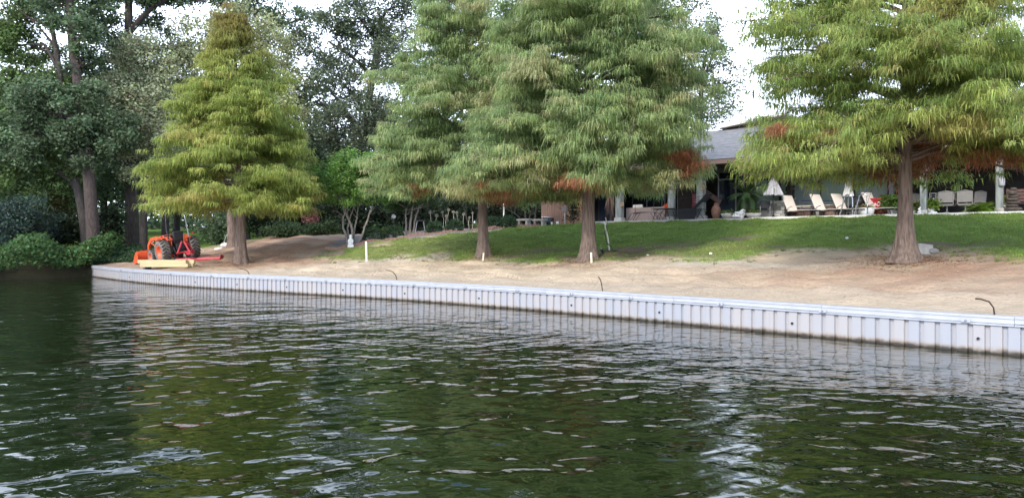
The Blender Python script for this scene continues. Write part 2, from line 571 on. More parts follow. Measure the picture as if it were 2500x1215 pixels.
spot(2080, 655, 4, 1.6, CLAY, .55, -.75); spot(2330, 665, 6, 2.2, CLAY, .5, -.75); spot(2400, 700, 6, 1.6, CLAY, .4, -.75); spot(2000, 690, 6, 1.4, CLAY, .2, -.75); spot(2210, 640, 2.6, 2.2, BROWN, .7); spot(2450, 640, 3, 1.6, CLAY, .6)
spot(1840, 645, 3, 1.0, PALE, .7, -.75); spot(1700, 645, 2.5, .8, PALE, .8, -.75); spot(960, 632, 2.5, 1.2, PALE, .7); spot(1060, 628, 1.2, .8, PALE, .9)
spot(1330, 650, 4, .8, BROWN, .5, -.75); spot(1440, 640, 2, 1.2, BROWN, .6); spot(1180, 632, 2, 1, BROWN, .5)
spot(1250, 690, 14, .5, PALE, .45, -.77); spot(1900, 745, 8, .5, PALE, .5, -.77)
sd_l = poly_sd(LAWN, gx, gy)
grass_m = fade((sd_l + wobble(gx, gy, .5, 2.3) * .10 + .25) / 1.3)
thin = np.zeros(gx.size)
def bare(px, py, rx, ry, a, rot=-.75):
    global thin
    h = hit(px, py)
    dx, dy = gx - h[0], gy - h[1]
    u = dx * math.cos(rot) + dy * math.sin(rot); w = -dx * math.sin(rot) + dy * math.cos(rot)
    thin = np.maximum(thin, a * np.exp(-(u / rx) ** 2 - (w / ry) ** 2))
BARE = [(1530, 612, 1.8, 1.6, 1.0), (1625, 600, 1.8, 1.6, .95), (1600, 622, 2.6, 1.0, .8), (1330, 612, 1.6, 1.1, .75), (1250, 625, 1.8, .8, .75), (1800, 583, 1.3, .6, .8),
        (1900, 600, 1.2, .5, .7), (1470, 622, 1.5, 1.2, .9), (2300, 600, 2.0, 1.0, .85), (2210, 620, 1.8, 1.4, .9), (1400, 628, 1.5, .7, .7), (2130, 606, 2.0, .6, .6)]
for bq in BARE: bare(*bq)
thin = np.clip(thin * (1 + .5 * np.clip(wobble(gx, gy, .5, 1.3) / 2, -1, 1)), 0, 1)
dry = np.zeros(gx.size)
for px, py, rr in ((900, 625, 3.0), (1000, 610, 3.0), (1080, 600, 3.0), (960, 600, 2.2), (1780, 600, 1.5)):
    h = hit(px, py)
    dry = np.maximum(dry, np.exp(-((gx - h[0]) ** 2 + (gy - h[1]) ** 2) / rr ** 2))
lc = np.array([.16, .225, .05]) * (1 - .55 * dry[:, None]) + np.array([.20, .20, .08]) * .55 * dry[:, None]
soil = np.array(SOIL) * (1 + .25 * np.clip(wobble(gx, gy, .5, 1.7) / 3, -1, 1))[:, None]
lawn_c = lc * (1 - thin[:, None]) + soil * thin[:, None]
col = col * (1 - grass_m[:, None]) + lawn_c * grass_m[:, None]
# grass land behind and to the left, leaf mould under the wood
far = fade((gy - 56.5 - .12 * (gx + 20)) / 3.0) * fade((-2 - gx) / 8 + 1)
far = np.maximum(far, fade((gy - 75) / 6))
col = col * (1 - far[:, None]) + np.array([.105, .17, .028]) * far[:, None]
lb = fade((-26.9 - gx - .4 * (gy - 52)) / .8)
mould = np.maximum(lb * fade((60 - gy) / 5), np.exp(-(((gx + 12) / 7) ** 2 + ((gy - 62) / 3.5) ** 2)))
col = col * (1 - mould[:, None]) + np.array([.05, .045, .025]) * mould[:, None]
bed = fade(-sd_l / .3) * fade((gy - 44.5 - .12 * (gx + 10)) / .6) * fade((gx + 11.2) / .6) * fade((3 - gx) / 1.0) * fade((62 - gy) / 4)
col = col * (1 - bed[:, None]) + np.array([.24, .215, .20]) * bed[:, None]
idx = np.arange(nc * nr).reshape(nc, nr)
fc = np.stack([idx[:-1, :-1], idx[1:, :-1], idx[1:, 1:], idx[:-1, 1:]], -1).reshape(-1, 4)[:, ::-1]
uvg = np.stack([np.repeat(u_al, nr), gv], 1)

m, n, b = nodes_of('ground_soil')
a_ = n.nodes.new('ShaderNodeAttribute'); a_.attribute_name = 'tint'
tg = n.nodes.new('ShaderNodeTexCoord')
def noise(scale, detail=5, vec=None, rough=.55):
    q = n.nodes.new('ShaderNodeTexNoise')
    q.inputs['Scale'].default_value = scale; q.inputs['Detail'].default_value = detail; q.inputs['Roughness'].default_value = rough
    n.links.new(vec or tg.outputs['Object'], q.inputs['Vector'])
    return q.outputs['Fac']
def math_(op, a, b_=None):
    q = n.nodes.new('ShaderNodeMath'); q.operation = op
    for i, x in enumerate((a, b_)):
        if x is None: continue
        if isinstance(x, (int, float)): q.inputs[i].default_value = x
        else: n.links.new(x, q.inputs[i])
    return q.outputs[0]
v1 = noise(1.3); v2 = noise(14, 6); v3 = noise(.35)
val = math_('ADD', math_('MULTIPLY', v1, .45), math_('ADD', math_('MULTIPLY', v2, .4), math_('MULTIPLY', v3, .35)))
val = math_('ADD', val, .40)
mul = n.nodes.new('ShaderNodeMixRGB'); mul.blend_type = 'MULTIPLY'; mul.inputs[0].default_value = 1
n.links.new(a_.outputs['Color'], mul.inputs[1]); n.links.new(val, mul.inputs[2])
n.links.new(mul.outputs[0], b.inputs['Base Color'])
b.inputs['Roughness'].default_value = .95
b.inputs['Specular IOR Level'].default_value = .15
# tread marks: short bars across the ruts, only where the ground was driven on
uvn = n.nodes.new('ShaderNodeUVMap')
sp_ = n.nodes.new('ShaderNodeSeparateXYZ'); n.links.new(uvn.outputs[0], sp_.inputs[0])
dis = math_('MULTIPLY', noise(.9, 3), .25)
uu = math_('ADD', sp_.outputs['X'], dis); vv = math_('ADD', sp_.outputs['Y'], math_('MULTIPLY', noise(.25, 2), .8))
lane = math_('SINE', math_('MULTIPLY', vv, 5.4))
skew = math_('MULTIPLY', math_('PINGPONG', vv, .58), .55)
bars = math_('SINE', math_('MULTIPLY', math_('ADD', uu, skew), 31.0))
lane_m = math_('MULTIPLY', math_('GREATER_THAN', lane, .55), math_('GREATER_THAN', noise(.33, 3), .43))
drv = math_('MULTIPLY', math_('LESS_THAN', sp_.outputs['Y'], 8.6), math_('GREATER_THAN', sp_.outputs['Y'], .5))
tread = math_('MULTIPLY', math_('MULTIPLY', bars, lane_m), math_('MULTIPLY', drv, .0105))
rake = math_('MULTIPLY', math_('MULTIPLY', math_('SINE', math_('MULTIPLY', vv, 33.0)), drv), math_('MULTIPLY', noise(.6, 3), .0075))
tread = math_('ADD', tread, rake)
hgt = math_('ADD', tread, math_('ADD', math_('MULTIPLY', noise(5.5, 8, rough=.68), .11), math_('MULTIPLY', noise(24, 6), .022)))
bp = n.nodes.new('ShaderNodeBump'); bp.inputs['Distance'].default_value = 1.0; bp.inputs['Strength'].default_value = .9
n.links.new(hgt, bp.inputs['Height']); n.links.new(bp.outputs['Normal'], b.inputs['Normal'])
M['ground'] = m
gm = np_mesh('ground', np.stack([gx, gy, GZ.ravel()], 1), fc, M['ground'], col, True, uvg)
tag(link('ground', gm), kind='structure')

# ------------------------------------------------------------------ lake
m, n, b = nodes_of('lake_water')
tg = n.nodes.new('ShaderNodeTexCoord')
b.inputs['Base Color'].default_value = (.0085, .0155, .0042, 1)
b.inputs['Roughness'].default_value = .015
b.inputs['IOR'].default_value = 1.333
def wave(rot, sx, sy, detail=1.0, dist=.3, off=0.0, rough=.45):
    # crests run along the direction rot (degrees from +x); sx, sy: waves per metre along and across the crests
    mpn = n.nodes.new('ShaderNodeMapping')
    mpn.vector_type = 'TEXTURE'
    mpn.inputs['Rotation'].default_value = (0, 0, R(rot))
    mpn.inputs['Scale'].default_value = (1 / sx, 1 / sy, 1)
    mpn.inputs['Location'].default_value = (off, off * .7, 0)
    q = n.nodes.new('ShaderNodeTexNoise')
    q.inputs['Scale'].default_value = 1.0; q.inputs['Detail'].default_value = detail; q.inputs['Distortion'].default_value = dist; q.inputs['Roughness'].default_value = rough
    n.links.new(tg.outputs['Object'], mpn.inputs['Vector'])
    n.links.new(mpn.outputs['Vector'], q.inputs['Vector'])
    return q.outputs['Fac']
h = math_('MULTIPLY', wave(52, .60, 1.75, 1, .3, 3), .056)
h = math_('ADD', h, math_('MULTIPLY', wave(-28, .8, 1.9, 1, .4, 11), .046))
h = math_('ADD', h, math_('MULTIPLY', wave(22, 2.2, 4.2, 1, .3, 23), .021))
h = math_('ADD', h, math_('MULTIPLY', wave(-50, 4.0, 7.0, 1, .3, 53), .0055))
h = math_('ADD', h, math_('MULTIPLY', wave(35, .22, .5, 0, .2, 31), .06))
h = math_('ADD', h, math_('MULTIPLY', wave(-8, .55, 1.0, 0, .3, 41), .040))
calm = n.nodes.new('ShaderNodeMapRange')
calm.inputs['From Min'].default_value = .36; calm.inputs['From Max'].default_value = .64
calm.inputs['To Min'].default_value = .55; calm.inputs['To Max'].default_value = 1.2
n.links.new(wave(10, .05, .11, 2, .3, 7), calm.inputs['Value'])
lee = n.nodes.new('ShaderNodeAttribute'); lee.attribute_name = 'tint'     # ripples die down in the lee of the wall
h = math_('MULTIPLY', math_('MULTIPLY', h, calm.outputs[0]), lee.outputs['Fac'])
bp = n.nodes.new('ShaderNodeBump'); bp.inputs['Distance'].default_value = 1.0; bp.inputs['Strength'].default_value = 1.0
n.links.new(h, bp.inputs['Height']); n.links.new(bp.outputs['Normal'], b.inputs['Normal'])
M['water'] = m
wxs = np.concatenate([np.linspace(-160, -50, 12), np.arange(-48, 40, 1.0), np.linspace(42, 160, 12)]); wys = np.concatenate([np.linspace(-160, -20, 14), np.arange(-18, 60, 1.0), [64, 70]])
WX, WY = np.meshgrid(wxs, wys, indexing='ij')
wv_ = wall_v(WX, WY).ravel()
le_ = .30 + .70 * fade((wv_ - .4) / 6.5)
le_ = le_ * (1 + .60 * np.exp(-((WX.ravel() - 6.0) / 4.2) ** 2 - ((WY.ravel() - 9.0) / 4.5) ** 2))     # ripples made stronger here so the right foreground mirrors more sky
wi = np.arange(WX.size).reshape(WX.shape)
wf_ = np.stack([wi[:-1, :-1], wi[1:, :-1], wi[1:, 1:], wi[:-1, 1:]], -1).reshape(-1, 4)
wm = np_mesh('water', np.stack([WX.ravel(), WY.ravel(), 0 * wv_], 1), wf_, M['water'], np.repeat(le_[:, None], 3, 1))
tag(link('water', wm), kind='structure')

# ------------------------------------------------------------------ sea wall
m, n, b = nodes_of('sheet_pile')
tg = n.nodes.new('ShaderNodeTexCoord')
geo = n.nodes.new('ShaderNodeNewGeometry')
oi = n.nodes.new('ShaderNodeObjectInfo')
rp = n.nodes.new('ShaderNodeValToRGB')
rp.color_ramp.elements[0].color = (.29, .32, .375, 1); rp.color_ramp.elements[1].color = (.365, .38, .415, 1)
e = rp.color_ramp.elements.new(.85); e.color = (.38, .35, .335, 1)
mpn = n.nodes.new('ShaderNodeMapping'); mpn.inputs['Scale'].default_value = (9, 9, .8)
n.links.new(geo.outputs['Position'], mpn.inputs['Vector'])
stv = noise(1.0, 5, mpn.outputs['Vector'])
big = noise(.35, 2, geo.outputs['Position'])
n.links.new(math_('ADD', math_('ADD', math_('MULTIPLY', stv, .5), math_('MULTIPLY', oi.outputs['Random'], .35)), math_('SUBTRACT', math_('MULTIPLY', big, .6), .2)), rp.inputs['Fac'])
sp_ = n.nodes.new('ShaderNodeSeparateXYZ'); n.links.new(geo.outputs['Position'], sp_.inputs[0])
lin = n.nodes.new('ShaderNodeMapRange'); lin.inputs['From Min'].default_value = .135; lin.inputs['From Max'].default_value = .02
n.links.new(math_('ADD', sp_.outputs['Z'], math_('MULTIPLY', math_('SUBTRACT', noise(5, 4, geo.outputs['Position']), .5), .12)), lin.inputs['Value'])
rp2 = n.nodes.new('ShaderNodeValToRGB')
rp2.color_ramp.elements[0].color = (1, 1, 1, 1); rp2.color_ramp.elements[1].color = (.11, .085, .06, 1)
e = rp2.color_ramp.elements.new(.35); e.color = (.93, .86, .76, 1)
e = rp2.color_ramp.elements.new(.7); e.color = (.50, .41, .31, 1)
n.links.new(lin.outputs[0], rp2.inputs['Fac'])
mps = n.nodes.new('ShaderNodeMapping'); mps.inputs['Scale'].default_value = (7, 7, .35)
n.links.new(geo.outputs['Position'], mps.inputs['Vector'])
run = n.nodes.new('ShaderNodeMapRange'); run.inputs['From Min'].default_value = .60; run.inputs['From Max'].default_value = .78; run.inputs['To Max'].default_value = .5
n.links.new(noise(1.0, 6, mps.outputs['Vector'], .6), run.inputs['Value'])
mrun = n.nodes.new('ShaderNodeMixRGB'); mrun.inputs[2].default_value = (.27, .20, .145, 1)
n.links.new(run.outputs[0], mrun.inputs[0]); n.links.new(rp.outputs[0], mrun.inputs[1])
rp = mrun
mul = n.nodes.new('ShaderNodeMixRGB'); mul.blend_type = 'MULTIPLY'; mul.inputs[0].default_value = 1
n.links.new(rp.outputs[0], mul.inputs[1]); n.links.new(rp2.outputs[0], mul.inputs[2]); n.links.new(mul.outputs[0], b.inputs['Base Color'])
b.inputs['Roughness'].default_value = .5
M['panel'] = m
M['cap'] = mat('wall_cap', (.40, .41, .44), .45, .07, 3, .001, 20)
M['cap_grey'] = mat('wall_waler', (.38, .40, .45), .5, .10, 3)

p_end, t_end = wall_pt(.0)
sw = empty('seawall', (p_end[0], p_end[1], 0), label='long curved seawall of pale grey ribbed sheet piles along the sandy shore', cat='seawall')
base_v = Vector((p_end[0], p_end[1], 0))
PITCH = .30
# one sheet: flat face, sloped sides, recessed trough; x along the wall, -y towards the lake
prof = [(-.15, 0.0), (-.112, 0.0), (-.092, -.052), (.104, -.052), (.116, 0.0), (.15, 0.0)]
pm = MB()
vs = [(x, y, -.6) for x, y in prof] + [(x, y, .60) for x, y in prof] + [(-.15, .05, .60), (.15, .05, .60), (-.15, .05, -.6), (.15, .05, -.6)]
pm.add(vs, [(i, i + 1, i + 7, i + 6) for i in range(5)] + [(12, 13, 15, 14), (6, 7, 8, 9, 10, 11, 13, 12)])
panel_me = pm.mesh('sheet_pile', M['panel'])
ns = int((WALL_LEN - 9) / PITCH)
for i in range(min(ns, 290)):
    p, t = wall_pt(.15 + i * PITCH)
    link('sheet_pile', panel_me, sw, (p[0] - base_v.x, p[1] - base_v.y, 0), (0, 0, math.atan2(t[1], t[0])))
# cap rail in lengths, waler below it
def sweep(s0, s1, prof, step=.5):
    q = MB()
    ss = np.linspace(s0, s1, max(2, int((s1 - s0) / step) + 1))
    k = len(prof)
    vs = []
    for s in ss:
        p, t = wall_pt(s)
        nx, ny = t[1], -t[0]              # towards the lake
        for o, z in prof:
            vs.append((p[0] + nx * o - base_v.x, p[1] + ny * o - base_v.y, z))
    fs = []
    for i in range(len(ss) - 1):
        for j in range(k):
            j2 = (j + 1) % k
            fs.append((i * k + j, i * k + j2, (i + 1) * k + j2, (i + 1) * k + j))
    fs += [tuple(range(k)), tuple(range((len(ss) - 1) * k, len(ss) * k))[::-1]]
    return q.add(vs, fs)
# joints seen at these pixels
def s_of_px(px):
    pr = 1250 + F * _xs / _ys
    ok = _ys > 2
    return float(np.interp(px, pr[ok], _k[ok]))
joints = [0.0] + [s_of_px(p) for p in (330, 480, 620, 760, 905, 1050, 1210, 1336, 1650, 2010)] + [s_of_px(2480), WALL_LEN - 9, WALL_LEN - 1]
CAPP = [(-.05, .59), (.10, .59), (.10, .612), (.086, .616), (.086, .682), (.10, .686), (.10, .726), (.09, .732), (-.12, .736), (-.12, .70), (-.05, .70)]
for i in range(len(joints) - 1):
    jg = .004
    up = .006 if i % 2 else 0
    sweep(joints[i] + jg, joints[i + 1] - jg, [(o, z + up) for o, z in CAPP]).build('cap_rail', M['cap'], sw)
    sweep(joints[i] + jg, joints[i + 1] - jg, [(.066, .545), (.085, .545), (.085, .583), (.066, .583)]).build('waler', M['cap_grey'], sw)
pl = MB().box((0, -.125, .615), (.16, .012, .075)).mesh('anchor_plate', M['cap'])
bo = MB().lathe([(.022, -.131), (.022, -.150), (.010, -.151), (.010, -.165)], 8, (0, 0, .615), 'Y').mesh('bolt', M['grey_metal'])
for px in (300, 420, 520, 610, 700, 800, 905, 1015, 1140, 1267, 1400, 1545, 1765, 2015, 2363):
    p, t = wall_pt(s_of_px(px))
    o = link('anchor_plate', pl, sw, (p[0] - base_v.x, p[1] - base_v.y, 0), (0, 0, math.atan2(t[1], t[0])))
    link('bolt', bo, o)
wh = MB().lathe([(.027, -.05), (.027, -.085), (.018, -.085), (.018, -.06)], 10, (0, 0, .27), 'Y', caps=True).mesh('weep_hole', M['dark_plastic'])
for px in (320, 392, 480, 585, 703, 840, 995, 1178, 1391, 1615, 1940, 2380):
    p, t = wall_pt(round((s_of_px(px) - .15) / PITCH) * PITCH + .15)
    link('weep_hole', wh, sw, (p[0] - base_v.x, p[1] - base_v.y, 0), (0, 0, math.atan2(t[1], t[0])))
# return at the far end, running inland
MB().box((-.47 * 1.6, .88 * 1.6, .06), (3.2, .06, 1.2), math.atan2(.88, -.47)).build('return_panel', M['panel'], sw)
# bent tie rods
for px, py, up, rz, lab in ((590, 660, .30, .1, 'bent rusty rod behind the seawall nearest the lumber pile'), (950, 672, .42, .3, 'bent rusty rod by the wall between the left and middle cypress'),
                        (1449, 696, .46, 1.3, 'nearly upright bent rod behind the wall in front of the thick middle cypress'), (2412, 758, .34, .3, 'bent rusty rod curving over the sand at the near end of the wall')):
    p, t = wall_pt(s_of_px(px + 3))
    x, y = p[0] - t[1] * .35, p[1] + t[0] * .35
    rd = empty('tie_rod', (x, y, g1(x, y) - .03), PI + .2, lab, 'rod', 'bent rods sticking up behind the seawall')
    pts = [(0, 0, 0), (.05, .02, up * .5), (.16, .03, up * .85), (.34, .02, up * 1.0), (.44, 0, up * 1.02)]
    if rz > 1: pts = [(0, 0, 0), (.03, 0, .2), (.06, .0, up * .75), (.12, .01, up * .97), (.15, 0, up)]
    MB().tube(pts, .016, 6).build('rod', M['rust'], rd, True)
# ------------------------------------------------------------------ trees
def tubes_np(lines, n=5):
    """lines: list of (pts (k,3), radii (k,)) -> verts, quads"""
    V = []; Fc = []; off = 0
    ang = np.arange(n) * 2 * PI / n
    for pts, rad in lines:
        pts = np.asarray(pts, float); rad = np.asarray(rad, float)
        k = len(pts)
        t = np.gradient(pts, axis=0)
        t /= np.maximum(np.linalg.norm(t, axis=1, keepdims=True), 1e-9)
        up = np.where(np.abs(t[:, 2:3]) < .9, np.array([[0, 0, 1.0]]), np.array([[1.0, 0, 0]]))
        up = np.repeat(up[k // 2][None], k, 0)
        a = np.cross(t, up); a /= np.maximum(np.linalg.norm(a, axis=1, keepdims=True), 1e-9)
        b2 = np.cross(a, t)
        ring = pts[:, None] + (a[:, None] * np.cos(ang)[None, :, None] + b2[:, None] * np.sin(ang)[None, :, None]) * rad[:, None, None]
        V.append(ring.reshape(-1, 3))
        i = np.arange(k - 1)[:, None] * n + off
        j = np.arange(n)[None]
        j2 = (j + 1) % n
        Fc.append(np.stack([i + j, i + j2, i + n + j2, i + n + j], -1).reshape(-1, 4))
        off += k * n
    return np.concatenate(V), np.concatenate(Fc)

def cypress(px, D, H, prof, label, seed, pal, rust, r0, flare, nl, dens, z0, open_=1.0, size=1.0, group='bald cypresses along the sand', sway=(0, 0), topc=None, tuft=1.0, lowx=1.22, top_gap=None):
    """bald cypress: fluted trunk, whorled limbs, plates of hanging feathery sprays. prof: [(height, radius)...]"""
    rs = np.random.RandomState(seed)
    base = np.array(G(px, D)); base[2] -= .08
    root = empty('bald_cypress', tuple(base), 0, label, 'tree', group)
    ph = np.array([p[0] for p in prof]); pr = np.array([p[1] for p in prof])
    # trunk
    zs = np.concatenate([np.linspace(0, 1.6, 14), np.linspace(1.9, H, 26)])
    K = 36
    tha = np.arange(K) * 2 * PI / K
    lob = .55 * np.cos(tha * 6 + seed) + .3 * np.cos(tha * 9 + 2 * seed) + .2 * np.cos(tha * 4 + 1.3)
    rr = r0 * np.clip(1 - zs / (H * 1.03), .03, 1) ** .8
    fl = np.exp(-zs / .55)
    rad = rr[:, None] * (1 + flare * fl[:, None] * (1 + .30 * lob[None]) + .05 * np.exp(-zs / 3)[:, None] * lob[None])
    ax_ = sway[0] * (zs / H) ** 2; ay_ = sway[1] * (zs / H) ** 2
    tv = np.stack([rad * np.cos(tha) + ax_[:, None], rad * np.sin(tha) + ay_[:, None], np.repeat(zs[:, None], K, 1)], -1).reshape(-1, 3)
    i = np.arange(len(zs) - 1)[:, None] * K; j = np.arange(K)[None]; j2 = (j + 1) % K
    tf = np.stack([i + j, i + j2, i + K + j2, i + K + j], -1).reshape(-1, 4)
    # limbs
    lines = []; C = []; Dv = []; Sz = []; Th = []
    hs = z0 + (H - z0 - .3) * (np.arange(nl) / (nl - 1)) ** lowx
    for q in range(nl):
        h = hs[q] + rs.uniform(-.28, .28)
        if top_gap and h > top_gap and rs.rand() < .08: continue
        az = q * 2.39996 + rs.uniform(-1.5, 1.5)
        Ln = max(.35, np.interp(h + .35, ph, pr) * rs.uniform(.72, 1.06) * (1 + .17 * math.sin(2.3 * az + h * 1.1 + seed) * math.sin(h * .9 + az + 2 * seed)))
        f = (h - z0) / (H - z0)
        e = R(13 + 36 * f ** 1.2 + rs.uniform(-14, 14))
        dr = (.36 - .22 * f) * rs.uniform(.6, 1.3)
        t = np.linspace(0, 1, 8)
        d2 = np.array([math.cos(az), math.sin(az)])
        bend = rs.uniform(-.25, .25)
        lat = np.array([-d2[1], d2[0]])
        xy = d2[None] * (Ln * t * math.cos(e))[:, None] + lat[None] * (Ln * bend * t ** 2)[:, None]
        zz = h + Ln * (t * math.sin(e) - dr * t ** 2)
        zz = np.maximum(zz, z0 - .10 + .12 * np.sin(az * 5 + 9 * t))
        x0 = np.interp(h, zs, ax_); y0 = np.interp(h, zs, ay_)
        pts = np.concatenate([xy + np.array([[x0, y0]]), zz[:, None]], 1)
        rl = (.018 + .011 * Ln) * (1 - .85 * t) + .004
        lines.append((pts, rl))
        # side twigs and spray clumps
        nst = max(3, int(Ln / .36))
        for s_ in range(nst):
            tt = .22 + .78 * (s_ + rs.uniform(.2, .9)) / nst
            tt = min(tt, 1.0)
            p = np.array([np.interp(tt, t, pts[:, c]) for c in range(3)])
            wmax = .20 + .46 * Ln * (1 - tt) * tt * 2.0
            if rs.rand() < .5 * open_:
                C.append(p + rs.normal(0, .06, 3)); Dv.append(d2); Sz.append(rs.uniform(.36, .66) * size); Th.append(tt)
            for sg in (-1, 1):
                if rs.rand() > .93 * open_: continue
                w_ = wmax * rs.uniform(.55, 1.25)
                out = d2 * .75 + lat * sg * .8
                out = out / np.linalg.norm(out)
                e2 = p + np.array([out[0] * w_, out[1] * w_, rs.normal(0, .36) - .06 * w_])
                lines.append((np.array([p, (p + e2) / 2 + np.array([0, 0, .04]), e2]), np.array([.010, .007, .004])))
                C.append(e2); Dv.append(out); Sz.append(rs.uniform(.30, .60) * size); Th.append(tt)
                if w_ > .7:
                    C.append(p + (e2 - p) * .5 + np.array([0, 0, .03])); Dv.append(out); Sz.append(rs.uniform(.36, .54) * size); Th.append(tt)
        C.append(pts[-1]); Dv.append(d2); Sz.append(.5 * size); Th.append(1.0)
    C.append(np.array([sway[0], sway[1], H])); Dv.append(np.array([1.0, 0])); Sz.append(.4); Th.append(1.0)
    C = np.array(C); Dv = np.array(Dv); Sz = np.array(Sz); Th = np.array(Th)
    ok_ = C[:, 2] > z0 - .30 + rs.uniform(-.25, .25, len(C))
    C, Dv, Sz, Th = C[ok_], Dv[ok_], Sz[ok_], Th[ok_]
    lv, lf = tubes_np(lines, 4)
    V = np.concatenate([tv, lv]); Fq = np.concatenate([tf, lf + len(tv)])
    tm = np_mesh('trunk', V, Fq, M['bark_cypress'], None, True)
    link('trunk', tm, root)
    # sprays: hanging strands, each a bent tapering strip
    Nc = len(C)
    per = np.maximum(14, (66 * dens * (Sz / .5) ** 2)).astype(int)
    thin_ = np.where((C[:, 2] + base[2] > CAM_H + .31 * D + .6) | (C[:, 1] > 1.2), .27, 1.0)   # fewer, broader sprays high up and on the landward side
    per = np.maximum(9, (per * thin_)).astype(int)
    ci = np.repeat(np.arange(Nc), per)
    N = len(ci)
    s = Sz[ci]
    ang0 = np.arctan2(Dv[ci, 1], Dv[ci, 0])
    az = ang0 + rs.normal(0, 1.45, N)
    dh = np.stack([np.cos(az), np.sin(az)], 1)
    rr_ = np.sqrt(rs.rand(N)) * s * .62
    a2 = rs.uniform(0, 2 * PI, N)
    st = C[ci] + np.stack([rr_ * np.cos(a2), rr_ * np.sin(a2), rs.normal(.02, .05, N) - .25 * rr_ ** 2 / s], 1)
    ln = s * rs.uniform(.4, 1.15, N) * tuft * .86
    up = rs.uniform(.02, .22, N)
    md = st + np.concatenate([dh * (ln * .40)[:, None], (ln * up)[:, None]], 1)
    md2 = st + np.concatenate([dh * (ln * .62)[:, None], (ln * (up - .28))[:, None]], 1)
    en = st + np.concatenate([dh * (ln * rs.uniform(.55, .95, N))[:, None], (ln * (up - rs.uniform(.45, 1.0, N)))[:, None]], 1)
    wd = rs.uniform(.010, .021, N) * (1 + .18 * (D - 30) / 10) * np.where(thin_[ci] < 1, 2.2, 1.0)
    tw = rs.uniform(-1.0, 1.0, N)
    side = np.stack([-dh[:, 1] * np.cos(tw), dh[:, 0] * np.cos(tw), np.sin(tw) * .7], 1)
    sv = side * wd[:, None]
    kn = st * .15 + md2 * .35 + md * .5
    VV = np.stack([st, kn - sv, kn + sv, en], 1).reshape(-1, 3)
    # colours: clump to clump variation between palette tones, browner in patches
    pal = np.array(pal)
    k = np.clip(rs.normal(.45, .28, Nc), 0, 1)
    wv = (np.sin(C[:, 0] * 1.1 + seed) + np.sin(C[:, 1] * 1.3) + np.sin(C[:, 2] * 1.7 + 2)) / 3
    k = np.clip(k + .18 * wv, 0, 1)
    cc = pal[0][None] * (1 - k[:, None]) + pal[1][None] * k[:, None]
    br = (rs.rand(Nc) < .05) | (wv > .62)
    cc[br] = cc[br] * .5 + pal[2] * .5
    if topc is not None:
        tb = np.clip((C[:, 2] - topc[0]) / (H - topc[0]), 0, 1)[:, None] * .8
        cc = cc * (1 - tb) + np.array(topc[1]) * tb
    Pw = C + base[None]
    pxs = 1250 + F * Pw[:, 0] / Pw[:, 1]; pys = HORIZON - F * (Pw[:, 2] - CAM_H) / Pw[:, 1]
    dead = np.zeros(Nc, bool)
    for rx, ry, rad_, amt in rust:
        dd = np.hypot(pxs - rx, (pys - ry) * 1.15) < rad_ * 1.0 * rs.uniform(.75, 1.15, Nc)
        sel = dd & (rs.rand(Nc) < min(1, amt * 1.15))
        front = Pw[:, 1] < D + 9
        dead |= sel & front
    cs = cc[ci] * rs.uniform(.72, 1.25, (N, 1)) * np.array([1, 1, 1])[None] * (1 + rs.normal(0, .06, (N, 3)))
    dm = dead[ci]
    cs[dm] = np.array([.36, .165, .085])[None] * rs.uniform(.6, 1.4, (dm.sum(), 1))
    tip = np.ones((N, 4, 1)); tip[:, 3] = 1.12; tip[:, 0] = .9
    tint = (cs[:, None, :] * tip)
    keep = ~dm
    def sub(mask, nm):
        ii = np.nonzero(mask)[0]
        if len(ii) == 0: return
        VV2 = VV.reshape(N, 4, 3)[ii].reshape(-1, 3)
        o = np.arange(len(ii))[:, None] * 4
        F2 = np.concatenate([o + np.array([[0, 1, 2]]), o + np.array([[1, 3, 2]])])
        ob = link(nm, np_mesh(nm, VV2, F2, M['needle'], tint[ii].reshape(-1, 3)), root)
        return ob
    sub(keep, 'crown')
    o = sub(dm, 'dead_foliage')
    if o: o['label'] = 'rust brown dead foliage'
    return root

YG = [(.245, .315, .08), (.46, .51, .145), (.48, .38, .14)]
GG = [(.20, .29, .125), (.43, .51, .22), (.50, .44, .25)]
G4 = [(.20, .285, .085), (.42, .485, .145), (.45, .36, .14)]

cypress(588, 44, 14.0, [(0, 4.6), (2.0, 5.0), (3.2, 5.5), (5.0, 4.9), (7.5, 3.9), (9.5, 3.1), (11.2, 1.9), (12.6, 1.15), (14, .4)],
        'conical yellow green cypress with a bronze tip, behind the orange tractor', 3, YG, [], .30, .75, 135, .74, 3.3, size=1.12,
        sway=(-.45, 0), topc=(10.5, (.24, .17, .055)))
cypress(1180, 38, 15.2, [(0, 4.9), (2.4, 5.4), (4, 5.5), (6, 5.2), (8, 4.5), (10, 3.6), (12, 2.6), (15.2, .4)],
        'slimmer cypress left of the thick trunked one, with rust patches by its trunk', 8, GG,
        [(1205, 388, 38, 1), (1222, 465, 46, .85), (1020, 462, 22, .5)], .24, .8, 150, .82, 3.0, size=1.02, sway=(-1.6, 0))
cypress(1437, 33, 17.0, [(0, 4.7), (3.0, 5.3), (4.4, 5.5), (6, 5.3), (8, 5.0), (10, 4.5), (12, 3.8), (14, 2.6), (17, .5)],
        'tallest cypress with thick trunk and drooping crown, standing before the sofa end of the patio', 17, GG,
        [(1668, 392, 38, 1), (1385, 458, 46, .85), (1440, 465, 30, .8), (1262, 535, 20, .6)], .285, .95, 200, .82, 3.3, size=1.06, lowx=1.35)
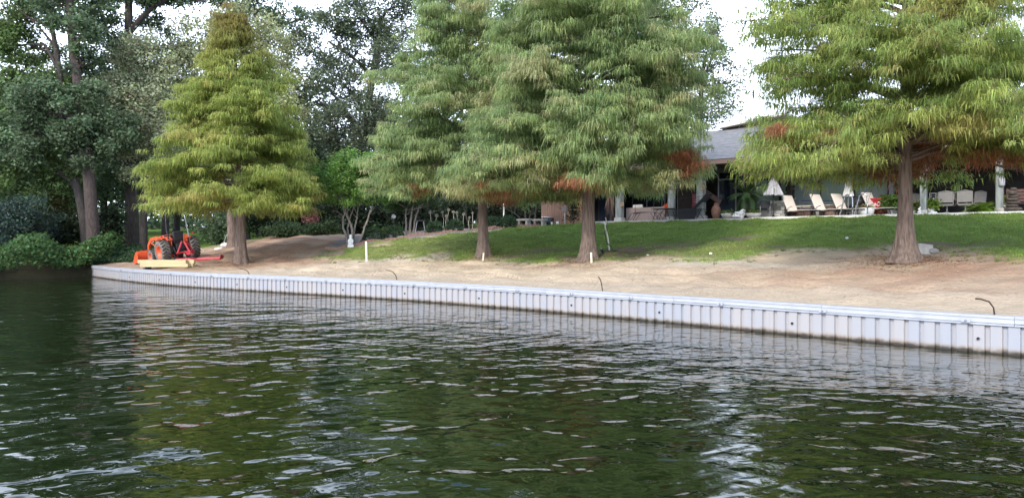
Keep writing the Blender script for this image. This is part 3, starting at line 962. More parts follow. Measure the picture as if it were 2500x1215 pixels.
cypress(2210, 25.3, 12.4, [(0, 5.2), (2.4, 5.8), (3.6, 5.9), (5.5, 5.5), (7.5, 5.0), (9.5, 4.4), (10.6, 3.0), (11.6, 1.4), (12.4, .4)],
        'bright open cypress with flared buttress trunk, before the sun loungers', 21, G4,
        [(2255, 380, 58, .85), (2400, 400, 52, .8), (2485, 390, 34, .9), (2180, 435, 40, .7), (2050, 345, 40, .25), (1925, 325, 30, .4)], .235, 1.3, 150, 1.0, 3.1,
        open_=.86, size=1.0, tuft=.95, lowx=1.45, top_gap=5.6)

# ---- broadleaf trees
def leaves_at(C, rs, n, spread, size, col, var=.3, flat=.5):
    """n leaf rhombs scattered about clump centres C"""
    ci = rs.randint(0, len(C), n)
    p = C[ci] + rs.normal(0, 1, (n, 3)) * np.array([spread, spread, spread * .7])
    az = rs.uniform(0, 2 * PI, n); el = rs.normal(0, flat, n)
    d = np.stack([np.cos(az) * np.cos(el), np.sin(az) * np.cos(el), np.sin(el)], 1)
    q = rs.normal(0, 1, (n, 3)); q -= (q * d).sum(1, keepdims=True) * d
    q /= np.maximum(np.linalg.norm(q, axis=1, keepdims=True), 1e-6)
    s = size * rs.uniform(.6, 1.35, n)[:, None]
    V = np.stack([p - d * s * .5, p + q * s * .32, p + d * s * .55, p - q * s * .32], 1)
    k = rs.normal(0, 1, (len(C), 1))
    c = np.array(col)[None] * np.exp(var * .8 * k[ci]) * rs.uniform(1 - var, 1 + var, (n, 1)) * (1 + rs.normal(0, .07, (n, 3)))
    return V.reshape(-1, 3), np.repeat(np.clip(c, .004, .9), 4, 0)

def blob_centres(blobs, rs, per_m3, shell=.55, lump=0):
    out = []
    for c, r in blobs:
        c = np.array(c); r = np.array(r, float)
        k = max(4, int(per_m3 * r[0] * r[1] * r[2] * 4.19))
        u = rs.normal(0, 1, (k, 3)); u /= np.linalg.norm(u, axis=1, keepdims=True)
        rad = shell + (1 - shell) * rs.rand(k) ** .6
        rad *= 1 + .16 * np.sin(u[:, 0] * 5 + c[0]) * np.sin(u[:, 2] * 6 + c[2])
        out.append(c + u * rad[:, None] * r)
    return np.concatenate(out)

def broadleaf(name, label, trunk, tr, blobs, n, size, col, seed, cat='tree', group=None, bark='bark_dark', per=.8, spread=.42, var=.3, shell=.5, extra=None, flat=.5):
    """trunk: world polyline from the ground up; blobs: (px, py, D, rx_px, ry_px[, depth m]) crown masses seen in the photograph"""
    rs = np.random.RandomState(seed)
    base = Vector(trunk[0])
    root = empty(name, base, 0, label, cat, group)
    b0 = np.array(base)
    tp = np.array([np.array(p) for p in trunk]) - b0
    # smooth the trunk
    t = np.linspace(0, 1, len(tp)); tt = np.linspace(0, 1, 22)
    tpi = np.stack([np.interp(tt, t, tp[:, c]) for c in range(3)], 1)
    ker = np.array([1, 2, 1]) / 4
    for _ in range(3):
        tpi[1:-1] = (tpi[:-2] + 2 * tpi[1:-1] + tpi[2:]) / 4
    rad = np.interp(tt, [0, .04, .12, 1], [tr * 1.45, tr * 1.12, tr, tr * .45])
    lines = [(tpi, rad)]
    B = []
    for bl in blobs:
        c = np.array(at(bl[0], bl[1], bl[2])) - b0
        rx = bl[3] / F * bl[2]; rz = bl[4] / F * bl[2]
        ry = bl[5] if len(bl) > 5 else (rx + rz) / 2
        B.append((c, (rx, ry, rz)))
        j = np.argmin(np.linalg.norm(tpi - (c - np.array([0, 0, rz * .9])), axis=1))
        j = max(6, min(j, 20)) if len(blobs) > 1 else 20
        p0 = tpi[j]
        mid = (p0 + c) / 2 + rs.normal(0, .25, 3) + np.array([0, 0, .3])
        q = np.stack([np.interp(np.linspace(0, 1, 7), [0, .5, 1], [p0[k], mid[k], c[k]]) for k in range(3)], 1)
        q[1:-1] = (q[:-2] + 2 * q[1:-1] + q[2:]) / 4
        r1 = min(np.interp(j / 21, [0, 1], [tr * .55, tr * .4]), .05 + .035 * np.linalg.norm(c - p0))
        lines.append((q, np.linspace(r1, r1 * .35, 7)))
        for _ in range(7):
            a = q[rs.randint(3, 7)]
            u = rs.normal(0, 1, 3); u /= np.linalg.norm(u); u[2] = abs(u[2]) * .8
            e = a + u * np.array([rx, ry, rz]) * .75
            lines.append((np.stack([a, (a + e) / 2 + rs.normal(0, .12, 3), e]), np.array([r1 * .4, r1 * .25, r1 * .1])))
    if extra: lines += [(np.array([np.array(p) for p in l]) - b0, np.array(rr)) for l, rr in extra]
    tv, tf = tubes_np(lines, 9)
    link('trunk', np_mesh('trunk', tv, tf, M[bark], None, True), root)
    C = blob_centres(B, rs, per, shell)
    V, tint = leaves_at(C, rs, n, spread, size, col, var, flat)
    fc = np.arange(len(V), dtype=np.int32).reshape(-1, 4)
    link('crown', np_mesh('crown', V, fc, M['leaf'], tint), root)
    return root

def gp(px, D, dz=0.0):
    p = G(px, D); p.z += dz - .1
    return p

DK = (.105, .155, .08); MG = (.125, .19, .065); SIL = (.34, .37, .22); OAK = (.12, .15, .09); BLU = (.045, .075, .058); YEL = (.12, .15, .03)
bgp = 'tall trees of the wood behind the shore'
broadleaf('pine_tree', 'tall straight thick brown trunk at the left, its crown lost in the canopy',
          [gp(232, 55), at(222, 480, 55), at(208, 330, 55), at(186, 180, 55), at(172, 60, 55), at(166, -80, 55), at(160, -220, 55)], .42,
          [(160, 20, 55, 60, 55), (205, 150, 55, 60, 40), (120, -60, 55, 90, 60), (240, -40, 56, 80, 60), (150, 265, 54, 120, 70, 2), (250, 330, 55, 70, 80, 2), (60, 330, 55, 90, 70, 2), (225, 60, 54, 40, 40)],
          44000, .23, DK, 31, group=bgp, bark='bark_pine', per=.55)
broadleaf('shade_tree', 'dark trunk leaning left beside the thick brown trunk, with long bare limbs',
          [gp(214, 57), at(203, 520, 57), at(186, 450, 57), at(172, 380, 57), at(160, 290, 57), at(148, 180, 57), at(128, 70, 57), at(105, -40, 57)], .30,
          [(60, 120, 58, 80, 60), (20, 40, 58, 60, 80), (90, 240, 58, 120, 70), (60, 420, 57, 110, 70, 2), (170, 420, 58, 60, 60), (130, -50, 58, 90, 60), (20, 260, 57, 90, 60), (110, 180, 60, 60, 45)],
          44000, .22, MG, 32, group=bgp, per=.5,
          extra=[([at(190, 470, 57), at(160, 425, 57), at(130, 412, 57), at(104, 404, 57)], [.16, .13, .10, .06]),
                 ([at(148, 180, 57), at(110, 110, 57), at(70, 108, 57), at(20, 115, 57)], [.14, .10, .07, .04]),
                 ([at(140, 120, 57), at(90, 60, 57), at(30, 10, 57)], [.10, .07, .04])])
broadleaf('shade_tree', 'very dark upright trunk just left of the orange bucket, forking near the sky',
          [gp(323, 62), at(322, 500, 62), at(318, 380, 62), at(315, 240, 62), at(312, 110, 62), at(316, 20, 62), at(310, -120, 62)], .50,
          [(330, -40, 62, 90, 60), (250, 70, 62, 60, 60), (290, 160, 63, 70, 50), (400, -30, 62, 90, 40), (260, 240, 63, 70, 60), (300, 420, 63, 60, 60, 2), (400, 60, 64, 50, 30)],
          32000, .23, DK, 33, group=bgp, per=.5,
          extra=[([at(315, 80, 62), at(345, 45, 62), at(375, 15, 62), at(430, -10, 62), at(500, 5, 62)], [.26, .22, .2, .14, .06]),
                 ([at(316, 240, 62), at(275, 130, 62), at(250, 40, 62), at(235, -30, 62)], [.16, .13, .10, .06])])
broadleaf('silver_leaf_tree', 'pale silvery green rounded tree left of the conical yellow green cypress',
          [gp(350, 60), at(352, 480, 60), at(350, 350, 60), at(352, 200, 60)], .28,
          [(355, 150, 59, 75, 70), (335, 250, 59, 85, 90), (385, 290, 59, 70, 90), (310, 330, 58, 55, 60), (420, 170, 60, 60, 70), (350, 400, 59, 60, 40)],
          42000, .20, SIL, 34, group=bgp, per=1.1, var=.28)
broadleaf('silver_leaf_tree', 'pale grey green tree rising behind the bronze tip of the conical cypress',
          [gp(600, 62), at(602, 480, 62), at(596, 300, 62), at(590, 120, 62)], .3,
          [(500, 80, 61, 70, 55), (580, 75, 61, 80, 60), (660, 110, 61, 70, 60), (480, 150, 61, 60, 60), (650, 200, 61, 90, 70), (700, 280, 61, 60, 60), (620, 330, 61, 100, 80), (480, 260, 62, 60, 80)],
          36000, .20, (.32, .345, .18), 35, group=bgp, per=.9, var=.28)
broadleaf('oak_tree', 'dark grey green oak with sky gaps, between the conical and the middle cypress',
          [gp(880, 63), at(878, 480, 63), at(885, 330, 63), at(915, 160, 63), at(930, 40, 63)], .42,
          [(800, 100, 62, 75, 70), (870, 40, 62, 70, 60), (960, 50, 62, 70, 70), (820, 200, 62, 80, 70), (930, 160, 62, 80, 60), (860, 300, 61, 90, 80), (800, 330, 61, 60, 60), (940, 280, 62, 60, 60), (960, 120, 63, 60, 60), (770, 250, 62, 40, 60), (985, 15, 62, 40, 35)],
          42000, .20, OAK, 36, group=bgp, per=.62, var=.3,
          extra=[([at(885, 330, 63), at(845, 270, 63), at(800, 215, 63)], [.2, .14, .06])])
broadleaf('oak_tree', 'dark tree reaching down from the top edge behind the bronze cypress tip',
          [gp(640, 68), at(645, 480, 68), at(640, 200, 68), at(625, 20, 68)], .4,
          [(610, -5, 67, 80, 35), (700, 30, 67, 60, 30), (560, -20, 67, 70, 40), (690, 90, 68, 40, 40), (750, 45, 67, 30, 25)], 9000, .22, DK, 37, group=bgp, per=.6)
broadleaf('shade_tree', 'small grey green tree whose edge shows right of the tallest cypress',
          [gp(1700, 70), at(1700, 450, 70), at(1710, 250, 70), at(1720, 150, 70)], .35,
          [(1740, 130, 70, 45, 70), (1770, 200, 70, 45, 60), (1740, 260, 70, 70, 40), (1660, 100, 70, 100, 130), (1690, 250, 70, 100, 80)], 20000, .21, (.11, .14, .07), 38, group=bgp, per=.6)
broadleaf('shade_tree', 'mid green tree filling the gap behind the slimmer middle cypress',
          [gp(1080, 66), at(1080, 450, 66), at(1090, 250, 66)], .4,
          [(1080, 110, 66, 45, 55), (1130, 60, 66, 70, 70), (1050, 220, 66, 80, 80), (1150, 220, 66, 120, 120), (1300, 150, 68, 150, 170), (1500, 150, 68, 150, 170)], 22000, .27, MG, 39, group=bgp, per=.4)
# second row, deeper in the wood: closes the view between the trunks
deep = [(-60, 66, 330, 150, 170, DK, 'dark tree at the left edge behind the undergrowth'), (90, 72, 420, 120, 140, DK, 'dim tree behind the leaning trunk, low and broad'),
        (250, 78, 380, 110, 130, DK, 'shadowed tree in the gap behind the thick brown trunk'), (430, 84, 400, 120, 130, MG, 'distant tree behind the silvery one, above the bright lawn'),
        (640, 82, 430, 140, 120, DK, 'shadowed tree behind the lower right of the conical cypress'), (800, 78, 440, 120, 110, DK, 'dark tree behind the clipped round bushes'),
        (1000, 76, 400, 120, 140, DK, 'dark tree standing behind the myrtle stems'), (1230, 80, 400, 160, 150, DK, 'dark tree behind the board wall of the house')]
for i, (px, D, py, rx, rz, c, lb) in enumerate(deep):
    b_ = gp(px, D)
    hh = py - rz
    broadleaf('wood_tree', lb, [b_, at(px + 8, py + 60, D), at(px - 6, py, D), at(px, py - rz * .6, D)], .32,
              [(px - rx * .4, py - rz * .25, D, rx * .62, rz * .7), (px + rx * .4, py - rz * .1, D, rx * .62, rz * .72), (px, py + rz * .35, D, rx * .9, rz * .55), (px + rx * .1, py - rz * .65, D, rx * .5, rz * .45)],
              15000, .36, c, 60 + i, group='trees deeper in the wood', per=.35, spread=.6)
# far wood as one mass
def far_wood():
    rs = np.random.RandomState(77)
    B = []
    for px in range(-900, 1500, 60):
        D = 118 + rs.uniform(-6, 10)
        B.append((np.array(at(px, 470 + rs.uniform(-30, 30), D)), (5.5, 4, 6.0)))
        B.append((np.array(at(px + 30, 400 + rs.uniform(-50, 30), D + 4)), (5.5, 4, 6)))
    for px in range(-900, 760, 50):
        B.append((np.array(at(px, 330 + rs.uniform(-25, 25), 122)), (5.5, 3, 5)))
        B.append((np.array(at(px, 255 + rs.uniform(-25, 25), 124)), (5.5, 3, 5)))
    for px in range(100, 1500, 40):
        B.append((np.array(at(px, 540, 106)), (4, 2, 3.0)))
    for px in range(100, 900, 22):
        B.append((np.array(at(px, 548, 98 + (px % 3))), (2.2, 1.2, 1.5)))
    for px in range(1500, 3300, 60):
        D = 95 + rs.uniform(-6, 10)
        B.append((np.array(at(px, 500 + rs.uniform(-10, 20), D)), (5, 4, 4)))
    C = blob_centres(B, rs, .12, .4)
    V, t = leaves_at(C, rs, 125000, .75, .76, (.065, .10, .05), .3)
    o = link('far_wood', np_mesh('far_wood', V, np.arange(len(V), dtype=np.int32).reshape(-1, 4), M['leaf'], t))
    tag(o, 'dark far wood closing the view beyond the lawns', 'wood', kind='stuff')
far_wood()

# ---- shrubs, understory
def shrub(name, label, px, D, rx, h, n, size, col, seed, cat='shrub', group=None, var=.3, ry=None, clip=False, lift=.0):
    rs = np.random.RandomState(seed)
    b_ = gp(px, D, .05)
    root = empty(name, b_, 0, label, cat, group)
    ry = ry or rx
    if clip:
        u = rs.normal(0, 1, (n // 12, 3)); u /= np.linalg.norm(u, axis=1, keepdims=True)
        u[:, 2] = np.abs(u[:, 2]) * 1.0 - .12
        e = .8
        u = np.sign(u) * np.abs(u) ** e
        C = u * np.array([rx, ry, h]) * rs.uniform(.82, 1.0, (len(u), 1))
        C[:, 2] = np.maximum(C[:, 2], .06)
        V, t = leaves_at(C, rs, n, .05, size, col, var)
    else:
        B = []
        for _ in range(7):
            a = rs.uniform(0, 2 * PI); k = rs.uniform(0, .55)
            B.append((np.array([math.cos(a) * k * rx, math.sin(a) * k * ry, lift + h * rs.uniform(.35, .62)]), (rx * rs.uniform(.4, .6), ry * .5, h * rs.uniform(.3, .42))))
        C = blob_centres(B, rs, 40 / max(.3, rx * ry * h), .45)
        V, t = leaves_at(C, rs, n, .14 + .05 * rx, size, col, var)
        V[:, 2] = np.maximum(V[:, 2], .02)
    lines = []
    for _ in range(6):
        a = rs.uniform(0, 2 * PI)
        e_ = np.array([math.cos(a) * rx * .45, math.sin(a) * ry * .45, lift + h * .6])
        lines.append((np.stack([np.array([math.cos(a) * .05, math.sin(a) * .05, -.05]), e_ * np.array([.4, .4, .5]), e_]), np.array([.04, .03, .012]) * (.6 + .3 * h)))
    tv, tf = tubes_np(lines, 5)
    link('stem', np_mesh('stem', tv, tf, M['bark_dark'], None, True), root)
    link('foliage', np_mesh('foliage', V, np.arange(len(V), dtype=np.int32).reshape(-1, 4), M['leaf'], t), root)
    return root

us = 'dark understory shrubs at the wood edge'
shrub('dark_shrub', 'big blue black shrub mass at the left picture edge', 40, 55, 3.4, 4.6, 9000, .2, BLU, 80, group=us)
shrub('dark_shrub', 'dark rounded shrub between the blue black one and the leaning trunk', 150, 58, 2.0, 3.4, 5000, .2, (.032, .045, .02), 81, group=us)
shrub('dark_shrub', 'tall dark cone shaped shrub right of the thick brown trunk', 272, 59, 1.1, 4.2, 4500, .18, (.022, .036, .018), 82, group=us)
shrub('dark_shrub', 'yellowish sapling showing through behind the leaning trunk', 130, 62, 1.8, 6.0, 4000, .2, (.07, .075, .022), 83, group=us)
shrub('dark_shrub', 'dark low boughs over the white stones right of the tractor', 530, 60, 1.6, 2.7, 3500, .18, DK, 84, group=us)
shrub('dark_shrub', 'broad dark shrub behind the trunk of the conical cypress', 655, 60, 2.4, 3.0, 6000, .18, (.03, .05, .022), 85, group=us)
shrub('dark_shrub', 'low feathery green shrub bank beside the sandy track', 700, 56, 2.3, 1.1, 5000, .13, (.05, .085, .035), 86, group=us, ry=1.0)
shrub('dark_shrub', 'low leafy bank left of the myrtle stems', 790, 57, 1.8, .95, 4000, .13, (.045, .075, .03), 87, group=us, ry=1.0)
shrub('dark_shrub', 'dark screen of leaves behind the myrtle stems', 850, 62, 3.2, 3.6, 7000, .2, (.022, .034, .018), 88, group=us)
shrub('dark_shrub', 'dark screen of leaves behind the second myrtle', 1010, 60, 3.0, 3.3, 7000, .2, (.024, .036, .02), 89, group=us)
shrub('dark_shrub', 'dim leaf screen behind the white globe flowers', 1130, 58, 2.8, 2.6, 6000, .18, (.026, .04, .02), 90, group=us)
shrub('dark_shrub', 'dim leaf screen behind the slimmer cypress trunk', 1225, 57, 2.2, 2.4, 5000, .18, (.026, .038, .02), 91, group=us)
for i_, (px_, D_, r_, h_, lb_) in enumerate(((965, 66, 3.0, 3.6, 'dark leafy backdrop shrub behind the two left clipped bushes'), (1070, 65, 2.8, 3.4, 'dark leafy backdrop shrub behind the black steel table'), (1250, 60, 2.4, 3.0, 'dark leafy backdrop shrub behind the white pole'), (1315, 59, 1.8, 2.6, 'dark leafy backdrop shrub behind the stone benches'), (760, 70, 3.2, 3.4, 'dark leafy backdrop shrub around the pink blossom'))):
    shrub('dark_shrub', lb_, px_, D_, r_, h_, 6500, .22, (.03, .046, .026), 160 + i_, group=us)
hedge = 'clipped round bushes along the bed'
for i, (px, D, r_, h_, lb) in enumerate(((912, 47.8, .68, 1.0, 'clipped bush nearest the myrtle with the white statue'), (962, 48.2, .60, 1.0, 'clipped bush just left of the black steel table'),
                                        (1062, 48.6, .56, 1.0, 'clipped bush just right of the black steel table'), (1110, 49.0, .60, .95, 'clipped bush under the white globe flowers'),
                                        (1203, 49.6, .55, 1.0, 'clipped bush beside the slimmer cypress trunk'), (1241, 49.8, .60, 1.02, 'clipped bush below the white pole'))):
    shrub('clipped_bush', lb, px, D, r_, h_, 4200, .075, (.045, .085, .04), 100 + i, 'bush', hedge, .25, clip=True)

# multi stemmed myrtles
def myrtle(px, D, H, stems, blobs, n, label, seed, col, bark='bark_pale'):
    rs = np.random.RandomState(seed)
    b_ = gp(px, D, .05); b0 = np.array(b_)
    root = empty('crape_myrtle', b_, 0, label, 'tree', 'multi stemmed myrtles by the bed')
    lines = []
    for pts, r_ in stems:
        P = np.array([np.array(at(a, c, D + dd)) - b0 for a, c, dd in pts])
        P[0, 2] = -.05
        t = np.linspace(0, 1, len(P)); tt = np.linspace(0, 1, 12)
        Q = np.stack([np.interp(tt, t, P[:, k]) for k in range(3)], 1)
        for _ in range(2): Q[1:-1] = (Q[:-2] + 2 * Q[1:-1] + Q[2:]) / 4
        Q[1:-1] += rs.normal(0, .02, Q[1:-1].shape)
        lines.append((Q, np.linspace(r_, r_ * .4, 12)))
        for _ in range(4):
            a = Q[rs.randint(6, 12)]; e = a + np.array([rs.normal(0, .5), rs.normal(0, .5), rs.uniform(.3, .8)])
            lines.append((np.stack([a, (a + e) / 2 + rs.normal(0, .05, 3), e]), np.array([r_ * .35, r_ * .25, r_ * .1])))
    tv, tf = tubes_np(lines, 7)
    link('trunk', np_mesh('trunk', tv, tf, M[bark], None, True), root)
    B = [(np.array(at(a, c, d)) - b0, (rx / F * d, (rx + rz) / 2 / F * d, rz / F * d)) for a, c, d, rx, rz in blobs]
    C = blob_centres(B, rs, 3.2, .55)
    V, t = leaves_at(C, rs, n, .22, .12, col, .3)
    link('crown', np_mesh('crown', V, np.arange(len(V), dtype=np.int32).reshape(-1, 4), M['leaf'], t), root)
myrtle(858, 47, 4, [([(850, 590, 0), (835, 545, 0), (840, 520, 0), (835, 490, 0)], .075), ([(857, 592, 0), (862, 560, .1), (850, 535, .1), (838, 505, .1), (830, 470, .2)], .085),
                    ([(853, 590, .2), (848, 560, .3), (855, 530, .3), (868, 490, .3)], .07), ([(862, 590, .3), (866, 545, .4), (872, 535, .4), (876, 480, .4)], .07),
                    ([(872, 588, .2), (888, 565, .2), (896, 540, .3), (905, 510, .4), (915, 480, .4)], .08)],
       [(850, 425, 47, 70, 45), (800, 440, 47.5, 50, 45), (900, 420, 47, 60, 40), (850, 470, 47, 80, 28), (925, 470, 48, 45, 30), (790, 475, 48, 40, 30), (870, 395, 48, 60, 25)],
       30000, 'bright green myrtle with splayed pale stems and a white statue at its foot', 120, (.16, .285, .068))
myrtle(1000, 49.5, 4, [([(993, 575, 0), (990, 545, 0), (992, 515, 0), (985, 480, .1)], .08), ([(1000, 576, 0), (1002, 540, .1), (1006, 510, .1), (1015, 480, .2)], .09), ([(1008, 574, .1), (1012, 545, .2), (1020, 510, .2), (1035, 485, .2)], .075)],
       [(1000, 470, 49.5, 55, 30), (1040, 480, 50, 40, 25), (960, 480, 50, 40, 28)], 6000, 'second myrtle with a cluster of upright pale stems beside the black steel table', 121, (.05, .085, .024))
myrtle(1290, 50.5, 4, [([(1283, 560, 0), (1275, 535, 0), (1255, 520, 0), (1240, 512, 0)], .05), ([(1287, 562, 0), (1283, 530, .1), (1278, 500, .1), (1270, 470, .1)], .085), ([(1292, 562, .2), (1294, 525, .2), (1292, 480, .2)], .08),
                       ([(1298, 560, .1), (1306, 530, .1), (1310, 500, .2), (1325, 470, .2)], .08)],
       [(1290, 465, 50.5, 55, 28), (1240, 480, 51, 40, 20)], 4500, 'third myrtle with dark mottled stems beside the stone benches', 122, (.05, .08, .024), 'bark_dark')
myrtle(1150, 52, 4, [([(1150, 560, 0), (1140, 530, 0), (1130, 500, 0), (1118, 485, 0)], .05), ([(1153, 560, 0), (1155, 525, 0), (1148, 495, 0)], .05), ([(1158, 560, 0), (1165, 530, 0), (1172, 500, 0)], .05)],
       [(1150, 470, 52, 60, 28)], 4000, 'thin branching myrtle left of the slimmer cypress trunk', 123, (.045, .07, .022), 'bark_dark')

# bank plants: big leaves spilling to the water
def undergrowth():
    rs = np.random.RandomState(90)
    n = 26000
    s = rs.rand(n)
    x = np.interp(s, np.linspace(0, 1, len(bank[3:])), bs[3:, 0]); y = np.interp(s, np.linspace(0, 1, len(bank[3:])), bs[3:, 1])
    d = rs.rand(n) ** .8 * 7.5
    a = np.interp(s, [0, .7, 1], [2.9, 2.75, 1.75])
    x = x + np.cos(a) * (d - .25); y = y + np.sin(a) * (d - .25)
    g = ground(x, y)
    hmax = (.55 + .40 * np.sin(x * 1.3 + y * .7) + .25 * np.sin(x * 2.9 - y * 1.7)) * fade((d + .5) / 1.2) + .25
    hmax = np.clip(hmax * 1.5, .2, 1.9)
    z = np.maximum(g, 0.02) + hmax * (1 - rs.rand(n) ** 2 * .8)
    p = np.stack([x, y, z], 1)
    V, t = leaves_at(p, rs, 34000, .06, .22, (.07, .14, .045), .35, .45)
    k = rs.rand(len(V) // 4) < .08
    t.reshape(-1, 4, 3)[k] = np.array([.13, .16, .04])
    o = link('undergrowth', np_mesh('undergrowth', V, np.arange(len(V), dtype=np.int32).reshape(-1, 4), M['leaf'], t))
    tag(o, 'broad leaved green undergrowth spilling down the left bank to the water', 'undergrowth', kind='stuff')
undergrowth()
def creeper():
    rs = np.random.RandomState(91)
    n = 9000
    px = rs.uniform(205, 345, n); D = rs.uniform(52.5, 59.0, n)
    x = (px - 1250) / F * D
    z = ground(x, D) + rs.rand(n) ** .7 * (.25 + .45 * fade((D - 53) / 3)) 
    V, t = leaves_at(np.stack([x, D, z], 1), rs, 15000, .08, .15, (.05, .095, .04), .3, .5)
    o = link('ground_cover', np_mesh('ground_cover', V, np.arange(len(V), dtype=np.int32).reshape(-1, 4), M['leaf'], t))
    tag(o, 'dark ivy like ground cover between the trunks and the orange bucket', 'ground cover', kind='stuff')
creeper()

# grass blades on the lawn
def grass():
    rs = np.random.RandomState(14)
    lo, hi = LAWN.min(0), LAWN.max(0)
    n = 520000
    x = rs.uniform(-12, 26, n); y = rs.uniform(18, 54, n)
    pxl = 1250 + F * x / y
    ok = (pxl > 740) & (pxl < 2650)
    x, y = x[ok], y[ok]
    sd = poly_sd(LAWN, x, y)
    k = fade((sd + wobble(x, y, .5, 2.3) * .10 + .2) / 1.3)
    bz = np.zeros(len(x))
    for px, py, rx, ry, a in BARE:
        h = hit(px, py); rot = -.75
        dx, dy = x - h[0], y - h[1]
        u = dx * math.cos(rot) + dy * math.sin(rot); w = -dx * math.sin(rot) + dy * math.cos(rot)
        bz = np.maximum(bz, a * np.exp(-(u / rx) ** 2 - (w / ry) ** 2))
    k *= 1 - np.clip(bz * 1.25 + .4 * bz * wobble(x, y, .5, 1.0), 0, .97)
    ok = rs.rand(len(x)) < k
    x, y = x[ok], y[ok]; n = len(x)
    z = ground(x, y)
    h = rs.uniform(.03, .075, n) * (1 + .3 * wobble(x, y, .5, 1.3) / 3)
    az = rs.uniform(0, 2 * PI, n); w = rs.uniform(.010, .02, n)
    ln = rs.normal(0, .03, (n, 2))
    d = np.stack([np.cos(az), np.sin(az), 0 * az], 1) * w[:, None]
    p = np.stack([x, y, z - .008], 1)
    tp = p + np.stack([ln[:, 0], ln[:, 1], h], 1)
    V = np.stack([p - d, p + d, tp], 1).reshape(-1, 3)
    dr = np.zeros(n)
    for px, py, rr in ((900, 625, 3.0), (1000, 610, 3.0), (1080, 600, 3.0), (960, 600, 2.2), (1780, 600, 1.5)):
        hh = hit(px, py)
        dr = np.maximum(dr, np.exp(-((x - hh[0]) ** 2 + (y - hh[1]) ** 2) / rr ** 2))
    c = np.array([.19, .28, .058])[None] * (1 - .6 * dr[:, None]) + np.array([.27, .27, .10])[None] * .6 * dr[:, None]
    c = c * rs.uniform(.6, 1.35, (n, 1)) * (1 + .16 * np.clip(wobble(x, y, .9, 3.3) / 4, -1, 1))[:, None]
    yl = rs.rand(n) < .06
    c[yl] = np.array([.30, .27, .11])
    o = link('lawn_grass', np_mesh('lawn_grass', V, np.arange(3 * n, dtype=np.int32).reshape(-1, 3), M['grass'], np.repeat(c, 3, 0)))
    tag(o, 'short green lawn grass on the slope up to the patio', 'grass', kind='stuff')
grass()
# clods and crumbs on the sand
def clods():
    rs = np.random.RandomState(15)
    n = 15000
    s = rs.uniform(2, WALL_LEN - 16, n); v = rs.uniform(.4, 9.5, n)
    P = np.array([wall_pt(q)[0] for q in np.linspace(0, WALL_LEN, 400)]); T = np.array([wall_pt(q)[1] for q in np.linspace(0, WALL_LEN, 400)])
    kk = np.linspace(0, WALL_LEN, 400)
    x = np.interp(s, kk, P[:, 0]) - np.interp(s, kk, T[:, 1]) * v
    y = np.interp(s, kk, P[:, 1]) + np.interp(s, kk, T[:, 0]) * v
    ok = rs.rand(n) < np.clip(.25 + .5 * np.sin(v * 5.2 + np.sin(x * .25) * 1.4) + .2 * wobble(x, y, .9, 3) / 2, .03, 1)
    x, y = x[ok], y[ok]; n = len(x)
    z = ground(x, y)
    r = .007 + .024 * rs.rand(n) ** 4
    oc = np.array([(1, 0, 0), (0, 1, 0), (-1, 0, 0), (0, -1, 0), (0, 0, .75), (0, 0, -.5)])
    V = np.stack([x, y, z + r * .3], 1)[:, None] + oc[None] * r[:, None, None] * rs.uniform(.6, 1.3, (n, 6, 1))
    f = np.array([(0, 1, 4), (1, 2, 4), (2, 3, 4), (3, 0, 4), (1, 0, 5), (2, 1, 5), (3, 2, 5), (0, 3, 5)])
    Fc = (np.arange(n)[:, None, None] * 6 + f[None]).reshape(-1, 3)
    c = np.array([.42, .33, .25])[None] * rs.uniform(.55, 1.3, (n, 1))
    o = link('sand_clods', np_mesh('sand_clods', V.reshape(-1, 3), Fc, M['grass'], np.repeat(c, 6, 0)))
    tag(o, 'loose clods and crumbs on the driven sand', 'gravel', kind='stuff')
clods()

# ragged tufts along the turf edge, needle litter under the cypresses
def edge_tufts():
    rs = np.random.RandomState(19)
    n = 60000
    x = rs.uniform(-12, 20, n); y = rs.uniform(18, 46, n)
    sd = poly_sd(LAWN, x, y) + wobble(x, y, .5, 2.3) * .10
    ok = (sd > -.75) & (sd < .5) & (y < 44.5) & (rs.rand(n) < .10)
    x, y = x[ok], y[ok]
    m_ = 22
    k = len(x)
    h = rs.uniform(.04, .11, k)
    X = np.repeat(x, m_) + rs.normal(0, .045, k * m_); Y = np.repeat(y, m_) + rs.normal(0, .045, k * m_)
    Z = ground(X, Y); H = np.repeat(h, m_) * rs.uniform(.5, 1.2, k * m_)
    az = rs.uniform(0, 2 * PI, k * m_); w = rs.uniform(.006, .013, k * m_)
    d = np.stack([np.cos(az), np.sin(az), 0 * az], 1) * w[:, None]
    p = np.stack([X, Y, Z - .01], 1)
    ln = rs.normal(0, .035, (k * m_, 2))
    V = np.stack([p - d, p + d, p + np.stack([ln[:, 0], ln[:, 1], H], 1)], 1).reshape(-1, 3)
    c = np.array([.17, .24, .06])[None] * rs.uniform(.6, 1.3, (k, 1)); dry_ = rs.rand(k) < .35; c[dry_] = np.array([.30, .27, .12])
    o = link('edge_tufts', np_mesh('edge_tufts', V, np.arange(3 * k * m_, dtype=np.int32).reshape(-1, 3), M['grass'], np.repeat(np.repeat(c, m_, 0), 3, 0)))
    tag(o, 'ragged grass tufts where the lawn breaks up into sand', 'grass', kind='stuff')
edge_tufts()
